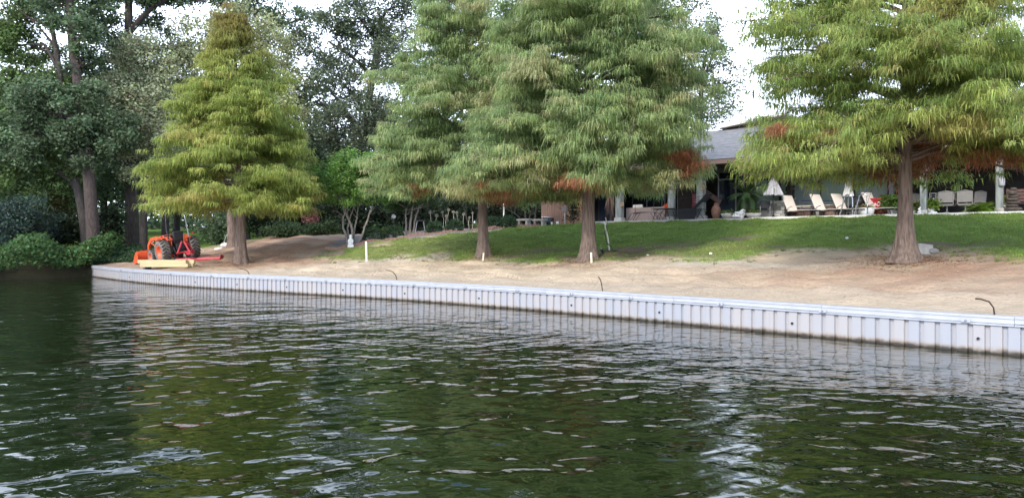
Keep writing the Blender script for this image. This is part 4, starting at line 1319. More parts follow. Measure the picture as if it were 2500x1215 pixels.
def litter():
    rs = np.random.RandomState(20)
    P = []
    for px, D, r_, n in ((588, 44, 3.2, 1500), (1180, 38, 2.8, 1500), (1437, 33, 3.2, 2200), (2210, 25.3, 3.2, 2400)):
        b_ = G(px, D); a = rs.uniform(0, 2 * PI, n); q = r_ * np.sqrt(rs.rand(n)) * rs.uniform(.3, 1, n)
        P.append(np.stack([b_.x + q * np.cos(a), b_.y + q * np.sin(a)], 1))
    P = np.concatenate(P)
    z = ground(P[:, 0], P[:, 1]) + .012
    n = len(P); az = rs.uniform(0, 2 * PI, n); l_ = rs.uniform(.02, .055, n); w = rs.uniform(.006, .016, n)
    d = np.stack([np.cos(az) * l_, np.sin(az) * l_, rs.normal(0, .008, n)], 1); e = np.stack([-np.sin(az) * w, np.cos(az) * w, rs.normal(0, .006, n)], 1)
    c = np.stack([P[:, 0], P[:, 1], z], 1)
    V = np.stack([c - d, c + e, c + d, c - e], 1).reshape(-1, 3)
    t = np.array([.20, .10, .05])[None] * rs.uniform(.4, 1.6, (n, 1))
    o = link('needle_litter', np_mesh('needle_litter', V, np.arange(4 * n, dtype=np.int32).reshape(-1, 4), M['grass'], np.repeat(t, 4, 0)))
    tag(o, 'brown fallen needles scattered under the cypresses', 'litter', kind='stuff')
litter()
# ------------------------------------------------------------------ house and patio (local frame: x along the front, y inland, z up from the patio)
aL = ha(1426, 0.0)
pat = empty('patio', hw(0, 0), HOUSE_RZ)
tag(pat, kind='structure')
pv = MB()
for i in range(24):
    for j in range(9):
        x0 = aL + i * 1.5
        pv.box((x0 + .745, .12 + j * 1.5 + .745, -.175), (1.49, 1.49, .35))
o = pv.build('paving', M['paving'], pat, bevel=.006)
o['kind'] = 'stuff'
MB().box((aL + 18, 6.8, -.5), (36, 13.4, .62)).build('base', M['concrete'], pat)
cm = MB().box((0, 0, -.06), (1.19, .30, .14)).mesh('coping', M['coping'], bevel=.02)
a = ha(1838, 0)
while a < 31:
    link('coping', cm, pat, (a + .6, -.02, 0.012))
    a += 1.2
a = aL + .6
cm2 = MB().box((0, 0, -.09), (1.19, .22, .16)).mesh('edge_stone', M['concrete'], bevel=.015)
while a < ha(1838, 0):
    link('edge_stone', cm2, pat, (a, .0, 0.006))
    a += 1.2

HS = empty('house', hw(0, 0), HOUSE_RZ, 'long low house with grey shingle roof, deep shaded porch and weathered columns', 'house')
zE = hz(389, ha(1750, -.5), -.5); zF = hz(399.5, ha(1750, -.5), -.5); zR = hz(318, ha(1760, 6.5), 6.5)
a0, a1 = ha(1318, 0), 33.0
m, n, b = nodes_of('shingle')
tg = n.nodes.new('ShaderNodeTexCoord')
mpn = n.nodes.new('ShaderNodeMapping'); mpn.inputs['Scale'].default_value = (5, 5, 5)
n.links.new(tg.outputs['Object'], mpn.inputs['Vector'])
vo = n.nodes.new('ShaderNodeTexVoronoi'); vo.inputs['Scale'].default_value = .9
n.links.new(mpn.outputs['Vector'], vo.inputs['Vector'])
rp = n.nodes.new('ShaderNodeValToRGB')
rp.color_ramp.elements[0].color = (.14, .14, .148, 1); rp.color_ramp.elements[1].color = (.27, .267, .27, 1)
n.links.new(math_('ADD', math_('MULTIPLY', vo.outputs['Color'], .6), math_('MULTIPLY', noise(1.2, 5), .4)), rp.inputs['Fac'])
n.links.new(rp.outputs[0], b.inputs['Base Color']); b.inputs['Roughness'].default_value = .9
M['shingle'] = m
pitch = math.atan2(zR - zE, 7.0)
roof = MB()
roof.prism([(-.42, zE - .06), (6.5, zR - .06), (13.4, zE - .06), (13.4, zE - .16), (-.42, zE - .16)], a0, a1, 'YZ')
rf = roof.build('roof', M['wood_dark'], HS)
nco = 25
for side in (0, 1):
    for k in range(nco if side == 0 else 1):
        w = 7.0 / math.cos(pitch) / nco if side == 0 else 7.05 / math.cos(pitch)
        s = (k + .5) * w
        yy = -.5 + math.cos(pitch) * s; zz = zE + math.sin(pitch) * s + .005
        if side: yy = 13.5 - yy
        q = MB()
        rotm = Matrix.Rotation((pitch - .03) * (1 if side == 0 else -1), 3, 'X')
        if side == 0:
            # tabs of uneven depth along the course
            rsx = random.Random(k)
            x = a0
            while x < a1 - .01:
                x2 = min(a1, x + rsx.uniform(.5, 1.1))
                q.box(((x + x2) / 2, yy, zz + rsx.uniform(0, .008)), (x2 - x - .006, w + .02, .022), rotm)
                x = x2
        else:
            q.box(((a0 + a1) / 2, yy, zz), (a1 - a0, w, .022), rotm)
        q.build('shingle_course', M['shingle'], rf)
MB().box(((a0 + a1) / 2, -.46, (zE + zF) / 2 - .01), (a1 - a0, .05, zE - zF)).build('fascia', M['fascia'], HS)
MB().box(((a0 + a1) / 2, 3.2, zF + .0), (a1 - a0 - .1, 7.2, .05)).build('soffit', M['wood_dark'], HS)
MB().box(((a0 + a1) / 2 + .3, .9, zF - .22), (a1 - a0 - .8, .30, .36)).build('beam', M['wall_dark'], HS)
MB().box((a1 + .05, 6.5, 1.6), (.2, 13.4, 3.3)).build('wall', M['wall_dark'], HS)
# raised clerestory above the ridge
c0, c1 = ha(1772, 6.4), ha(1905, 6.4)
zc0, zc1 = hz(330, c0, 6.4), hz(306, c0, 6.4)
MB().box(((c0 + c1) / 2, 7.6, (zc0 + zc1) / 2), (c1 - c0, 2.2, zc1 - zc0)).build('clerestory', M['wood_dark'], HS)
MB().box(((c0 + c1) / 2, 7.6, zc1 + .07), (c1 - c0 + .8, 3.2, .14), Matrix.Rotation(-.10, 3, 'Y')).build('clerestory_roof', M['fascia_white'], HS)

# columns with plinths
def column(px, b_, w, round_=False, name='column'):
    a_ = ha(px, b_)
    h = zF - .40
    q = MB()
    if round_: q.lathe([(w * .52, .0), (w * .5, .3), (w * .48, h)], 20, (a_, b_, 0))
    else: q.box((a_, b_, h / 2), (w, w, h))
    c = q.build(name, M['column'], HS, smooth=round_, bevel=0 if round_ else .03)
    MB().box((a_, b_, .10), (w * 1.28, w * 1.28, .22)).build('plinth', M['concrete'], c, bevel=.02)
    return c, a_
column(1513, .5, .40); column(1640, 1.0, .46, True); cc, ac = column(1712, .8, .42); column(2255, .7, .28); column(2441, .7, .30)
for px in (1160, 1326):
    pass
MB().box((ha(1428, .5), .5, 1.5), (.10, .12, 3.0)).build('post', M['white'], HS)

def wall_box(p0, p1, b_, z0, z1, m_, name='wall', th=.14):
    x0, x1 = ha(p0, b_), ha(p1, b_)
    return MB().box(((x0 + x1) / 2, b_ + th / 2, (z0 + z1) / 2), (x1 - x0, th, z1 - z0)).build(name, m_, HS)
# board wall at the left end
x0, x1 = ha(1325, 1.4), ha(1424, 1.4)
MB().box(((x0 + x1) / 2, 1.52, 1.2), (x1 - x0, .14, 4.0)).build('wall', M['wood_red'], HS)
nb_ = 17
bw = (x1 - x0) / nb_
bme = MB().box((0, 0, 1.2), (bw - .012, .03, 3.98)).mesh('board', M['wood_red'])
for i in range(nb_):
    link('board', bme, HS, (x0 + bw * (i + .5), 1.43 + .006 * (i % 3), .002 * i))
MB().box((x0 - .06, 5, 1.2), (.12, 7.2, 4.0)).build('wall', M['wood_red'], HS)
# back wall and glazing
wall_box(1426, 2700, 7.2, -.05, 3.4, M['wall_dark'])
def window(p0, p1, b_, z0, z1, pane, frame='frame_dark', mull=(), rail=(), ft=.06, name='window'):
    x0, x1 = ha(p0, b_), ha(p1, b_)
    g = MB().box(((x0 + x1) / 2, b_, (z0 + z1) / 2), (x1 - x0, .02, z1 - z0)).build(name, M[pane], HS)
    q = MB()
    for x in [x0, x1] + [ha(p, b_) for p in mull]:
        q.box((x, b_ - .03, (z0 + z1) / 2), (ft, .07, z1 - z0 + ft))
    for z in [z0, z1] + list(rail):
        q.box(((x0 + x1) / 2, b_ - .028, z), (x1 - x0, .066, ft))
    q.build('frame', M[frame], g)
    return g
window(1432, 1500, 3.0, .02, 3.0, 'glass_dark', 'frame_dark', (1445, 1463, 1480), ft=.07, name='glass_door')
window(1508, 1655, 5.4, .02, 3.0, 'glass_dark', 'frame_grey', (1545, 1580, 1617, 1624, 1631), ft=.05)
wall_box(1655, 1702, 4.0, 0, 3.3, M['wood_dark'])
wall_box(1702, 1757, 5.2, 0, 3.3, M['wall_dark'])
window(1755, 1817, 2.6, .02, hz(398, ha(1755, 2.6), 2.6), 'glass_dark', 'frame_grey', (1797,), (hz(415, ha(1755, 2.6), 2.6), hz(439, ha(1755, 2.6), 2.6)), ft=.07, name='glass_door')
wz0, wz1 = hz(505, ha(2050, 3.4), 3.4), hz(428, ha(2050, 3.4), 3.4)
wall_box(1815, 2182, 3.46, -.02, wz0 - .04, M['wall_white'])
wall_box(1815, 2182, 3.46, wz1 + .02, 3.3, M['wall_dark'])  # dark tone stands in for fascia and shade under the eave
window(1822, 2170, 3.4, wz0, wz1, 'glass_pale', 'frame_dark', (1905, 2003, 2086), ft=.12)
MB().box((ha(2178, 3.3), 3.3, 1.6), (.22, .3, 3.2)).build('post', M['frame_grey'], HS)
MB().box((ha(1815, 3.4), 5.2, 1.6), (.14, 3.7, 3.3)).build('wall', M['wall_white'], HS)
MB().box((ha(2184, 3.4) + .1, 5.4, 1.6), (.14, 3.6, 3.3)).build('wall', M['wall_dark'], HS)
# diagonal plank (stair string) in the dark behind the right hand column
sx, sz = ha(1738, 2.6), hz(478, ha(1738, 2.6), 2.6)
MB().box((sx, 2.5, sz), (1.5, .06, .30), Matrix.Rotation(R(32), 3, 'Y')).build('stair_string', M['fascia'], HS)
# low pier of pale stones by the first umbrella
pier = empty('stone_pier', hw(ha(1897, 2.2), 2.2), HOUSE_RZ, 'low pale pier of stacked stones behind the striped closed umbrella', 'pier')
rsx = random.Random(4)
zz = 0
while zz < 1.0:
    hh_ = rsx.uniform(.12, .22); x = -.5
    while x < .5:
        w = min(rsx.uniform(.25, .5), .52 - x)
        MB().box((x + w / 2, rsx.uniform(-.02, .02), zz + hh_ / 2), (w - .02, .4, hh_ - .018)).build('stone', M['white'] if rsx.random() < .6 else M['concrete'], pier, bevel=.02)
        x += w
    zz += hh_

# ------------------------------------------------------------------ things on the patio
def on(px, b_, z=0.0):
    return hw(ha(px, b_), b_, z)
def scale_at(px, b_):
    return F / on(px, b_).y           # photograph pixels per metre

# sofa seen from behind
wS = ha(1632, 2.0) - ha(1537, 2.0)
sf = empty('sofa', on(1584, 2.2), HOUSE_RZ, 'mauve grey sofa with its back to the lawn, left of the streaked round column', 'sofa')
MB().box((0, -.38, .46), (wS, .16, .84)).build('backrest', M['sofa'], sf, bevel=.03)
MB().box((0, .1, .28), (wS - .1, .8, .36)).build('seat', M['sofa'], sf, bevel=.03)
for sx in (-1, 1): MB().box((sx * (wS / 2 - .09), .1, .36), (.18, .78, .62)).build('armrest', M['sofa'], sf, bevel=.03)
pw = empty('pillow', on(1558, 2.15, .68), HOUSE_RZ, 'white pillow propped up against the mauve grey sofa back', 'pillow')
MB().box((0, .0, .18), (.78, .16, .46), Matrix.Rotation(.12, 3, 'X'), .9).build('cover', M['pillow'], pw, bevel=.06)
oc = empty('orange_cushion', on(1626, 2.1, .66), HOUSE_RZ, 'orange cushion leaning at the right end of the sofa', 'cushion')
MB().box((0, 0, .16), (.62, .18, .40), Matrix.Rotation(R(-32), 3, 'Y')).build('cover', M['orange_cloth'], oc, bevel=.05)

# black wire mesh furniture: frames of tube and real mesh of thin bars
def wiremesh(q, P, nu, nv, r=.011):
    """grid of bars over the patch P(u,v)"""
    for i in range(nu + 1):
        q.tube([P(i / nu, j / 8) for j in range(9)], r if 0 < i < nu else .016, 4, caps=False)
    for j in range(nv + 1):
        q.tube([P(i / 8, j / nv) for i in range(9)], r if 0 < j < nv else .016, 4, caps=False)
wg = 'black wire mesh patio furniture'
sc = scale_at(1570, .6)
wc = empty('wire_chair', on(1575, .7), HOUSE_RZ, 'low black wire chair with curved legs in front of the sofa', 'chair', wg)
wd_ = 56 / sc * 1.15
q = MB(); wiremesh(q, lambda u, v: Vector(((u - .5) * wd_, (v - .5) * .6, .46 + .06 * math.sin(u * PI))), 22, 10); q.build('seat', M['black_metal'], wc)
for y in (-.3, .3):
    for sx in (-1, 1):
        MB().tube([(sx * wd_ * .5, y, .44), (sx * wd_ * .58, y, .25), (sx * wd_ * .68, y, .0)], .017, 5).build('leg', M['black_metal'], wc)
        MB().tube([(sx * wd_ * .34, y, .47), (sx * wd_ * .45, y, .2), (sx * wd_ * .58, y, .0)], .014, 5).build('leg', M['black_metal'], wc)
q = MB()
for sx in (-.52, .3): q.tube([(sx * wd_, .28, .44), (sx * wd_ - .10, .36, .7), (sx * wd_ - .15, .46, 1.12)], .016, 5)
q.build('back_frame', M['black_metal'], wc)
wt = empty('wire_table', on(1622, .5), HOUSE_RZ, 'black wire mesh table with crossing curved legs beside the streaked round column', 'table', wg)
q = MB(); wiremesh(q, lambda u, v: Vector(((u - .5) * 1.35, (v - .5) * .9, .68)), 22, 16); q.build('table_top', M['black_metal'], wt)
MB().tube([(-.68, 0, .66), (.68, 0, .66)], .03, 6).build('table_rim', M['black_metal'], wt)
for sx in (-1, 1):
    for y in (-.35, .35):
        MB().tube([(sx * .2, y, .66), (sx * .42, y, .45), (sx * .58, y, 0)], .02, 5).build('leg', M['black_metal'], wt)
        MB().tube([(sx * -.1, y, .55), (sx * .2, y, .3), (sx * .35, y, 0)], .016, 5).build('leg', M['black_metal'], wt)
wl = empty('wire_lounge_chair', on(1690, .5), HOUSE_RZ, 'large black wire lounge chair with a high slanted back, in front of the ornamented column', 'chair', wg)
q = MB(); wiremesh(q, lambda u, v: Vector(((u - .5) * 1.7 - .1, (v - .5) * .8, .58 + .04 * math.sin(u * PI))), 26, 14); q.build('seat', M['black_metal'], wl)
q = MB(); wiremesh(q, lambda u, v: Vector((.15 + u * .95, (v - .5) * .8, .60 + u * .75 + .1 * u * u)), 20, 16); q.build('backrest', M['black_metal'], wl)
q = MB(); wiremesh(q, lambda u, v: Vector((-.9 + u * 1.5, -.40, .10 + v * .46)), 26, 10); wiremesh(q, lambda u, v: Vector((-.9 + u * 1.5, .40, .10 + v * .46)), 26, 10); q.build('side_mesh', M['black_metal'], wl)
q = MB(); q.tube([(-.95, -.4, .58), (-.95, -.4, 1.2), (.95, -.4, 1.32)], .013, 5); q.build('rail', M['black_metal'], wl)
for sx in (-1, 1):
    for y in (-.38, .38):
        MB().tube([(sx * .75, y, .56), (sx * .62, y, .25), (sx * .45, y, 0)], .018, 5).build('leg', M['black_metal'], wl)
        MB().tube([(sx * .55, y, .56), (sx * .75, y, .25), (sx * .95, y, 0)], .018, 5).build('leg', M['black_metal'], wl)

# ochre ornaments on the columns
def ornament(px, py, b_, r, lab, fishy=False):
    a_ = ha(px, b_)
    t = empty('wall_ornament', hw(a_, b_, hz(py, a_, b_)), HOUSE_RZ, lab, 'ornament')
    q = MB()
    ring = [(r * math.cos(x), 0, r * 1.25 * math.sin(x)) for x in np.linspace(0, 2 * PI, 17)]
    q.tube(ring, r * .42, 6, caps=False)
    q.build('ring', M['gold'], t, True)
    q = MB()
    for k in range(5):
        x = k * 2 * PI / 5 + .3
        q.tube([(r * 1.1 * math.cos(x), 0, r * 1.3 * math.sin(x)), (r * 1.7 * math.cos(x), -.01, r * 2.0 * math.sin(x))], [r * .3, .005], 5)
    q.build('rays', M['gold'], t)
ornament(1716, 458, .56, .085, 'ochre ring ornament high on the weathered column left of the glass door')
ornament(1724, 478, .56, .05, 'small ochre ornament on the right edge of that same column, below the ring')
ornament(1519, 499, .26, .08, 'ochre round ornament on the weathered column left of the sofa')
a_ = ha(1697, 3.8)
sg = empty('red_sign', hw(a_, 3.8, hz(500, a_, 3.8)), HOUSE_RZ, 'red panel with pale bars in the dark left of the ornamented column', 'sign')
MB().box((0, .03, .25), (.42, .04, .9)).build('board', M['cooler_red'], sg)
for z in (.18, .30): MB().box((.05, 0, z), (.28, .02, .06)).build('bar', M['pink'], sg)

jar = empty('clay_jar', on(1748, 1.2), 0, 'tall terracotta jar standing left of the glass door', 'jar')
MB().lathe([(.13, 0), (.17, .04), (.27, .32), (.29, .5), (.24, .70), (.13, .82), (.11, .9), (.15, .95), (.13, .95), (.09, .88)], 20).build('body', M['terracotta'], jar, True)

def leaf_tuft(name, parent, n, r, h, size, col, seed, z=0.0):
    rs = np.random.RandomState(seed)
    C = np.stack([rs.normal(0, r * .45, n // 4 + 1), rs.normal(0, r * .45, n // 4 + 1), z + h * rs.rand(n // 4 + 1) ** .8], 1)
    V, t = leaves_at(C, rs, n, size * .6, size, col, .3)
    link(name, np_mesh(name, V, np.arange(len(V), dtype=np.int32).reshape(-1, 4), M['leaf'], t), parent)
def bowl(px, b_, r, h, lab, seed, col=(.11, .17, .04), prof=None, m_='concrete', plant=True, ph=.22, name='planter_bowl'):
    t = empty(name, on(px, b_), HOUSE_RZ, lab, 'planter')
    MB().lathe(prof or [(r * .55, 0), (r * .8, h * .4), (r, h), (r * .93, h), (r * .75, h * .55)], 22).build('bowl', M[m_], t, True)
    MB().lathe([(.001, h * .82), (r * .86, h * .84)], 16, caps=False).build('soil', M['brown_stone'], t)
    if plant: leaf_tuft('foliage', t, 260, r * .9, ph, .10, col, seed, h * .8)
    return t
bowl(1780, .7, .48, .30, 'wide stone bowl of low plants below the glass door', 301)
bowl(1840, .75, .45, .28, 'wide stone bowl of low plants below the big cycad', 302)
rk = empty('pale_rock', on(1806, .5, .02), 0, 'lumpy white and grey rock between the two planter bowls', 'rock')
bm = bmesh.new(); bmesh.ops.create_icosphere(bm, subdivisions=3, radius=1)
for v in bm.verts:
    n_ = 1 + .25 * math.sin(v.co.x * 4.1) * math.cos(v.co.y * 3.3 + 1) + .16 * math.sin(v.co.z * 6 + v.co.x * 5)
    v.co = Vector((v.co.x * .36 * n_, v.co.y * .24 * n_, .20 + v.co.z * .22 * n_ + .10 * v.co.x))
me = bpy.data.meshes.new('stone'); bm.to_mesh(me); bm.free(); me.materials.append(mat('white_grey_rock', (.55, .54, .53), .9, .5, 6, .02, 14))
link('stone', me, rk)

# cycad: trunk and single arching fronds
def frond_mesh(L_, nl, lw, ll, droop, col):
    rs = np.random.RandomState(5)
    V = []; Tt = []
    for i in range(nl):
        t = .12 + .88 * i / (nl - 1)
        c = np.array([L_ * t * (1 - .12 * t), 0, L_ * (.45 * t - droop * t * t)])
        t2 = t + .02
        d = np.array([L_ * t2 * (1 - .12 * t2), 0, L_ * (.45 * t2 - droop * t2 * t2)]) - c
        d /= np.linalg.norm(d)
        k = ll * math.sin(PI * min(1, .15 + .85 * t)) ** .6
        for sg in (-1, 1):
            e = c + d * k * .55 + np.array([0, sg * k, -.25 * k])
            w = d * lw
            V += [c - w, c + w, e]
            cc_ = np.array(col) * rs.uniform(.7, 1.3)
            Tt += [cc_] * 3
    # rib
    for i in range(8):
        t, t2 = i / 8, (i + 1) / 8
        p = np.array([L_ * t * (1 - .12 * t), 0, L_ * (.45 * t - droop * t * t)]); p2 = np.array([L_ * t2 * (1 - .12 * t2), 0, L_ * (.45 * t2 - droop * t2 * t2)])
        V += [p + np.array([0, .012, 0]), p - np.array([0, .012, 0]), p2]; Tt += [np.array(col) * 1.4] * 3
    V = np.array(V)
    return np_mesh('frond', V, np.arange(len(V), dtype=np.int32).reshape(-1, 3), M['leaf'], np.array(Tt))
cy = empty('cycad', on(1824, 1.25), 0, 'big dark cycad palm with arching fronds in front of the glass door', 'palm')
q = MB()
for k in range(40):
    x = k * 2.4; z = .0 + k * .035
    q.box((.16 * math.cos(x), .16 * math.sin(x), z + .05), (.13, .13, .10), x)
q.lathe([(.17, 0), (.19, .6), (.15, 1.45)], 12)
q.build('trunk', M['bark_dark'], cy)
fms = [frond_mesh(1.35, 30, .014, .24, d, (.07, .13, .05)) for d in (.25, .55, .95)]
for k in range(54):
    lay = k % 3
    o = link('frond', fms[lay], cy, (0, 0, 1.42 - .05 * lay), (0, R(-24 + 26 * lay + (k * 7 % 13)), k * 2.39996))
pl2 = empty('palm', on(1929, 2.75), 0, 'dark shaggy palm trunk between the striped umbrella and the first lounger', 'palm')
q = MB()
for k in range(60):
    x = k * 2.4; z = k * .045
    q.box((.17 * math.cos(x), .17 * math.sin(x), z + .06), (.16, .12, .13), Matrix.Rotation(x, 3, 'Z') @ Matrix.Rotation(.4, 3, 'Y'))
q.lathe([(.16, 0), (.18, 2.0), (.14, 2.75)], 12)
q.build('trunk', M['bark_dark'], pl2)
fm2 = frond_mesh(1.7, 34, .016, .30, .8, (.05, .095, .03))
for k in range(26):
    link('frond', fm2, pl2, (0, 0, 2.7), (0, R(-25 + (k * 11 % 50)), k * 2.39996))

def closed_umbrella(px, b_, ztop, zhem, r, lab, m_='stripe', towel=False):
    t = empty('closed_umbrella', on(px, b_), HOUSE_RZ, lab, 'umbrella')
    MB().tube([(0, 0, .03), (0, 0, ztop + .12)], .024, 8).build('pole', M['black_metal'] if not towel else M['grey_metal'], t)
    MB().lathe([(.26, 0), (.26, .04), (.08, .07), (.05, .2)], 16).build('base', M['black_metal'], t, True)
    q = MB(); n_ = 32
    vs = []; prof_ = [(ztop, .03), (ztop - .25 * (ztop - zhem), .11), (ztop - .6 * (ztop - zhem), r * .62), (zhem, r)]
    for i, (z, rr) in enumerate(prof_):
        for k in range(n_):
            f_ = 1 + (.32 if k % 4 in (1, 2) else -.22) * min(1, i / 1.5)
            x = 2 * PI * k / n_
            vs.append((rr * f_ * math.cos(x), rr * f_ * math.sin(x), z - (.05 if k % 4 == 0 and i == 3 else 0)))
    fs = [(i * n_ + k, i * n_ + (k + 1) % n_, (i + 1) * n_ + (k + 1) % n_, (i + 1) * n_ + k) for i in range(3) for k in range(n_)]
    q.add(vs, fs)
    q.build('canopy', M[m_], t)
    return t
closed_umbrella(1888, 1.0, hz(425, ha(1888, 1), 1), hz(476, ha(1888, 1), 1), .42, 'closed striped grey patio umbrella on a dark pole, right of the cycad')
u2 = closed_umbrella(2071, 2.0, hz(428, ha(2071, 2), 2), hz(478, ha(2071, 2), 2), .22, 'closed white umbrella behind the third lounger', 'pillow', True)

# sun loungers, backs raised at the left
lg = 'cream sling sun loungers along the pool edge'
def lounger():
    t = empty('sun_lounger', (0, 0, 0), HOUSE_RZ - R(27))
    back = Matrix.Rotation(R(-64), 3, 'Y')
    # sling back: rises to the left from the hinge at x=-.45
    q = MB().box((0, 0, 0), (1.0, .70, .03), Matrix.Rotation(R(62), 3, 'Y'))
    q.build('backrest', M['cream'], t, loc=(-.70, 0, .81))
    MB().prism([(-.46, .33), (-.3, .365), (-.05, .35), (.4, .375), (1.25, .36), (1.25, .385), (.4, .405), (-.05, .385), (-.3, .40), (-.46, .37)], -.35, .35, 'XZ').build('seat', M['cream'], t)
    q = MB()
    for y in (-.33, .33): q.tube([(-.75, y, .28), (-.4, y, .33), (.4, y, .36), (1.27, y, .345)], .022, 6)
    q.tube([(1.27, -.33, .345), (1.27, .33, .345)], .022, 6)
    q.build('side_rail', M['black_metal'], t)
    for x, lean in ((-.55, -.12), (.85, .10)):
        for y in (-.33, .33):
            MB().tube([(x, y, .33), (x + lean, y, 0)], .02, 6).build('leg', M['black_metal'], t)
    for y in (-.36, .36):
        MB().tube([(-.52, y, .36), (-.42, y, .52), (-.18, y, .60), (-.10, y, .60)], .018, 6).build('armrest', M['black_metal'], t)
    return t
L0 = lounger()
for i, (px, b_, lab) in enumerate(((1950, 1.3, 'first cream lounger, right of the dark palm trunk, standing alone'), (2020, 1.3, 'second cream lounger, right of the little grey table'),
                                   (2073, 1.6, 'third cream lounger, its foot end behind the first pool handrail'), (2150, 1.5, 'last cream lounger, in front of the red cooler'))):
    o = L0 if i == 0 else copy_tree(L0)
    o.location = on(px, b_)
    o['label'] = lab; o['category'] = 'lounger'; o['group'] = lg
st = empty('side_table', on(1972, 1.3), HOUSE_RZ, 'small grey slatted table between the first and second lounger', 'table')
for k in range(7): MB().box((-.30 + k * .10, 0, .50), (.085, .5, .025)).build('slat', M['grey_metal'], st)
MB().box((0, 0, .475), (.66, .05, .02)).build('crossbar', M['black_metal'], st)
for x in (-.27, .27):
    for y in (-.2, .2): MB().tube([(x, y, .49), (x * 1.1, y * 1.1, 0)], .016, 6).build('leg', M['black_metal'], st)
for px, lab in ((2074, 'left of the two polished pool handrails'), (2110, 'right of the two polished pool handrails')):
    t = empty('pool_handrail', on(px, .22), HOUSE_RZ, lab, 'handrail', 'pool handrails at the patio edge')
    z1 = 1.02
    pts = [(-.52, 0, -.05), (-.40, 0, .35), (-.26, 0, z1 - .16)] + [(-.06 - .2 * math.cos(x), 0, z1 - .14 + .2 * math.sin(x)) for x in np.linspace(.2, PI - .05, 9)] + [(.15, 0, .5), (.15, 0, .02)]
    MB().tube(pts, .034, 10).build('rail', M['steel'], t, True)
    MB().lathe([(.07, 0), (.07, .025), (.04, .04)], 12, (.15, 0, .01)).build('flange', M['steel'], t, True)
wpz = empty('round_planter', on(2116, 1.2), 0, 'round white planter of dry grass between the handrails and the last lounger', 'planter')
MB().lathe([(.22, 0), (.34, .10), (.38, .36), (.36, .42), (.32, .40)], 20).build('pot', M['white'], wpz, True)
leaf_tuft('foliage', wpz, 200, .34, .18, .10, (.26, .22, .09), 303, .36)
gr = empty('kettle_grill', on(2097, 2.1), HOUSE_RZ, 'black covered grill behind the pool handrails', 'grill')
MB().lathe([(.02, .56), (.22, .58), (.33, .74), (.34, .80), (.33, .82), (.28, .98), (.12, 1.08), (.02, 1.10)], 20).build('bowl', M['black_metal'], gr, True)
for k in range(3):
    x = k * 2.1
    MB().tube([(.2 * math.cos(x), .2 * math.sin(x), .62), (.32 * math.cos(x), .32 * math.sin(x), 0)], .018, 6).build('leg', M['grey_metal'], gr)
MB().box((-.1, -.2, .42), (.9, .4, .03)).build('shelf', M['grey_metal'], gr)
# red drinks cooler
wC = ha(2163, 2.0) - ha(2119, 2.0)
cl = empty('drinks_cooler', on(2141, 2.2), HOUSE_RZ, 'red drinks cooler with white script lettering, behind the last lounger', 'cooler')
MB().box((0, 0, .42), (wC, .55, .80)).build('body', M['cooler_red'], cl, bevel=.05)
MB().box((0, -.01, .88), (wC + .03, .60, .14)).build('lid', M['cooler_red'], cl, bevel=.045)
for sx in (-1, 1): MB().tube([(sx * wC * .5, -.1, .6), (sx * (wC * .5 + .06), -.1, .6), (sx * (wC * .5 + .06), .1, .6), (sx * wC * .5, .1, .6)], .018, 6).build('handle', M['grey_metal'], cl)
MB().box((0, -.30, .30), (.09, .03, .05)).build('tap', M['grey_metal'], cl)
cu = bpy.data.curves.new('lettering', 'FONT')
cu.body = 'Coca-Cola'; cu.size = .34; cu.shear = .35; cu.extrude = .004; cu.align_x = 'CENTER'; cu.space_character = .84; cu.offset = .006
tf_ = bpy.data.objects.new('lettering_curve', cu); COL.objects.link(tf_)
bpy.context.view_layer.update()
tm_ = bpy.data.meshes.new_from_object(tf_.evaluated_get(bpy.context.evaluated_depsgraph_get()))
bpy.data.objects.remove(tf_)
to = link('lettering', tm_, cl)
to.location = (.02, -.285, .52); to.rotation_euler = (R(90), 0, 0); to.scale = (.88 * wC / 1.45, 1, 1)
tm_.materials.clear(); tm_.materials.append(M['lettering'])
# leafy plants
def pot_plant(px, b_, r, h, col, lab, seed, n=900, size=.13, pot='white', cat='plant', ph=.3):
    t = empty('potted_plant', on(px, b_), 0, lab, cat)
    MB().lathe([(r * .32, 0), (r * .42, ph), (r * .36, ph), (r * .3, ph * .7)], 16).build('pot', M[pot], t, True)
    leaf_tuft('foliage', t, n, r, h, size, col, seed, ph * .9)
    return t
pot_plant(2180, 1.6, .55, .75, (.10, .17, .035), 'bushy green plant between the red cooler and the big right trunk', 310, 1300)
pot_plant(2229, 1.0, .40, .35, (.16, .22, .05), 'leafy plant in a white pot just right of the big trunk', 311, 500)
wf = pot_plant(2238, 1.3, .36, .35, (.62, .62, .55), 'white flowering plant left of the slim porch column', 312, 420, .11)
pot_plant(2272, 1.1, .42, .42, (.15, .24, .035), 'yellow green fern in a pale pot right of the slim porch column', 313, 700)
sh = empty('shell_ornament', on(2245, .5), 0, 'small white spiral ornament at the foot of the slim porch column', 'ornament')
q = MB()
for k in range(5): q.lathe([(.02, 0), (.10 - .012 * k, .02), (.10 - .012 * k, .06), (.02, .08)], 10, (.02 * (-1) ** k, 0, k * .07))
q.build('spiral', M['white'], sh, True)
fs_ = empty('flat_stone', on(2277, .55), .4, 'flat pale stones lying right of the slim porch column', 'stone')
MB().lathe([(.02, 0), (.26, 0), (.28, .03), (.2, .06), (.02, .07)], 11).build('slab', M['white'], fs_)
MB().lathe([(.02, .07), (.15, .07), (.14, .12), (.02, .13)], 9, (.12, .03, 0)).build('slab', M['white'], fs_)
fern = empty('fern', on(2398, .75), 0, 'big yellow green feathery fern mound left of the thick right porch column', 'fern')
fmf = frond_mesh(.95, 26, .016, .12, .75, (.20, .32, .045))
for k in range(80):
    link('frond', fmf, fern, (.12 * math.cos(k * 1.7), .12 * math.sin(k * 1.7), .08), (0, R(-48 + (k * 17 % 70)), k * 2.39996))
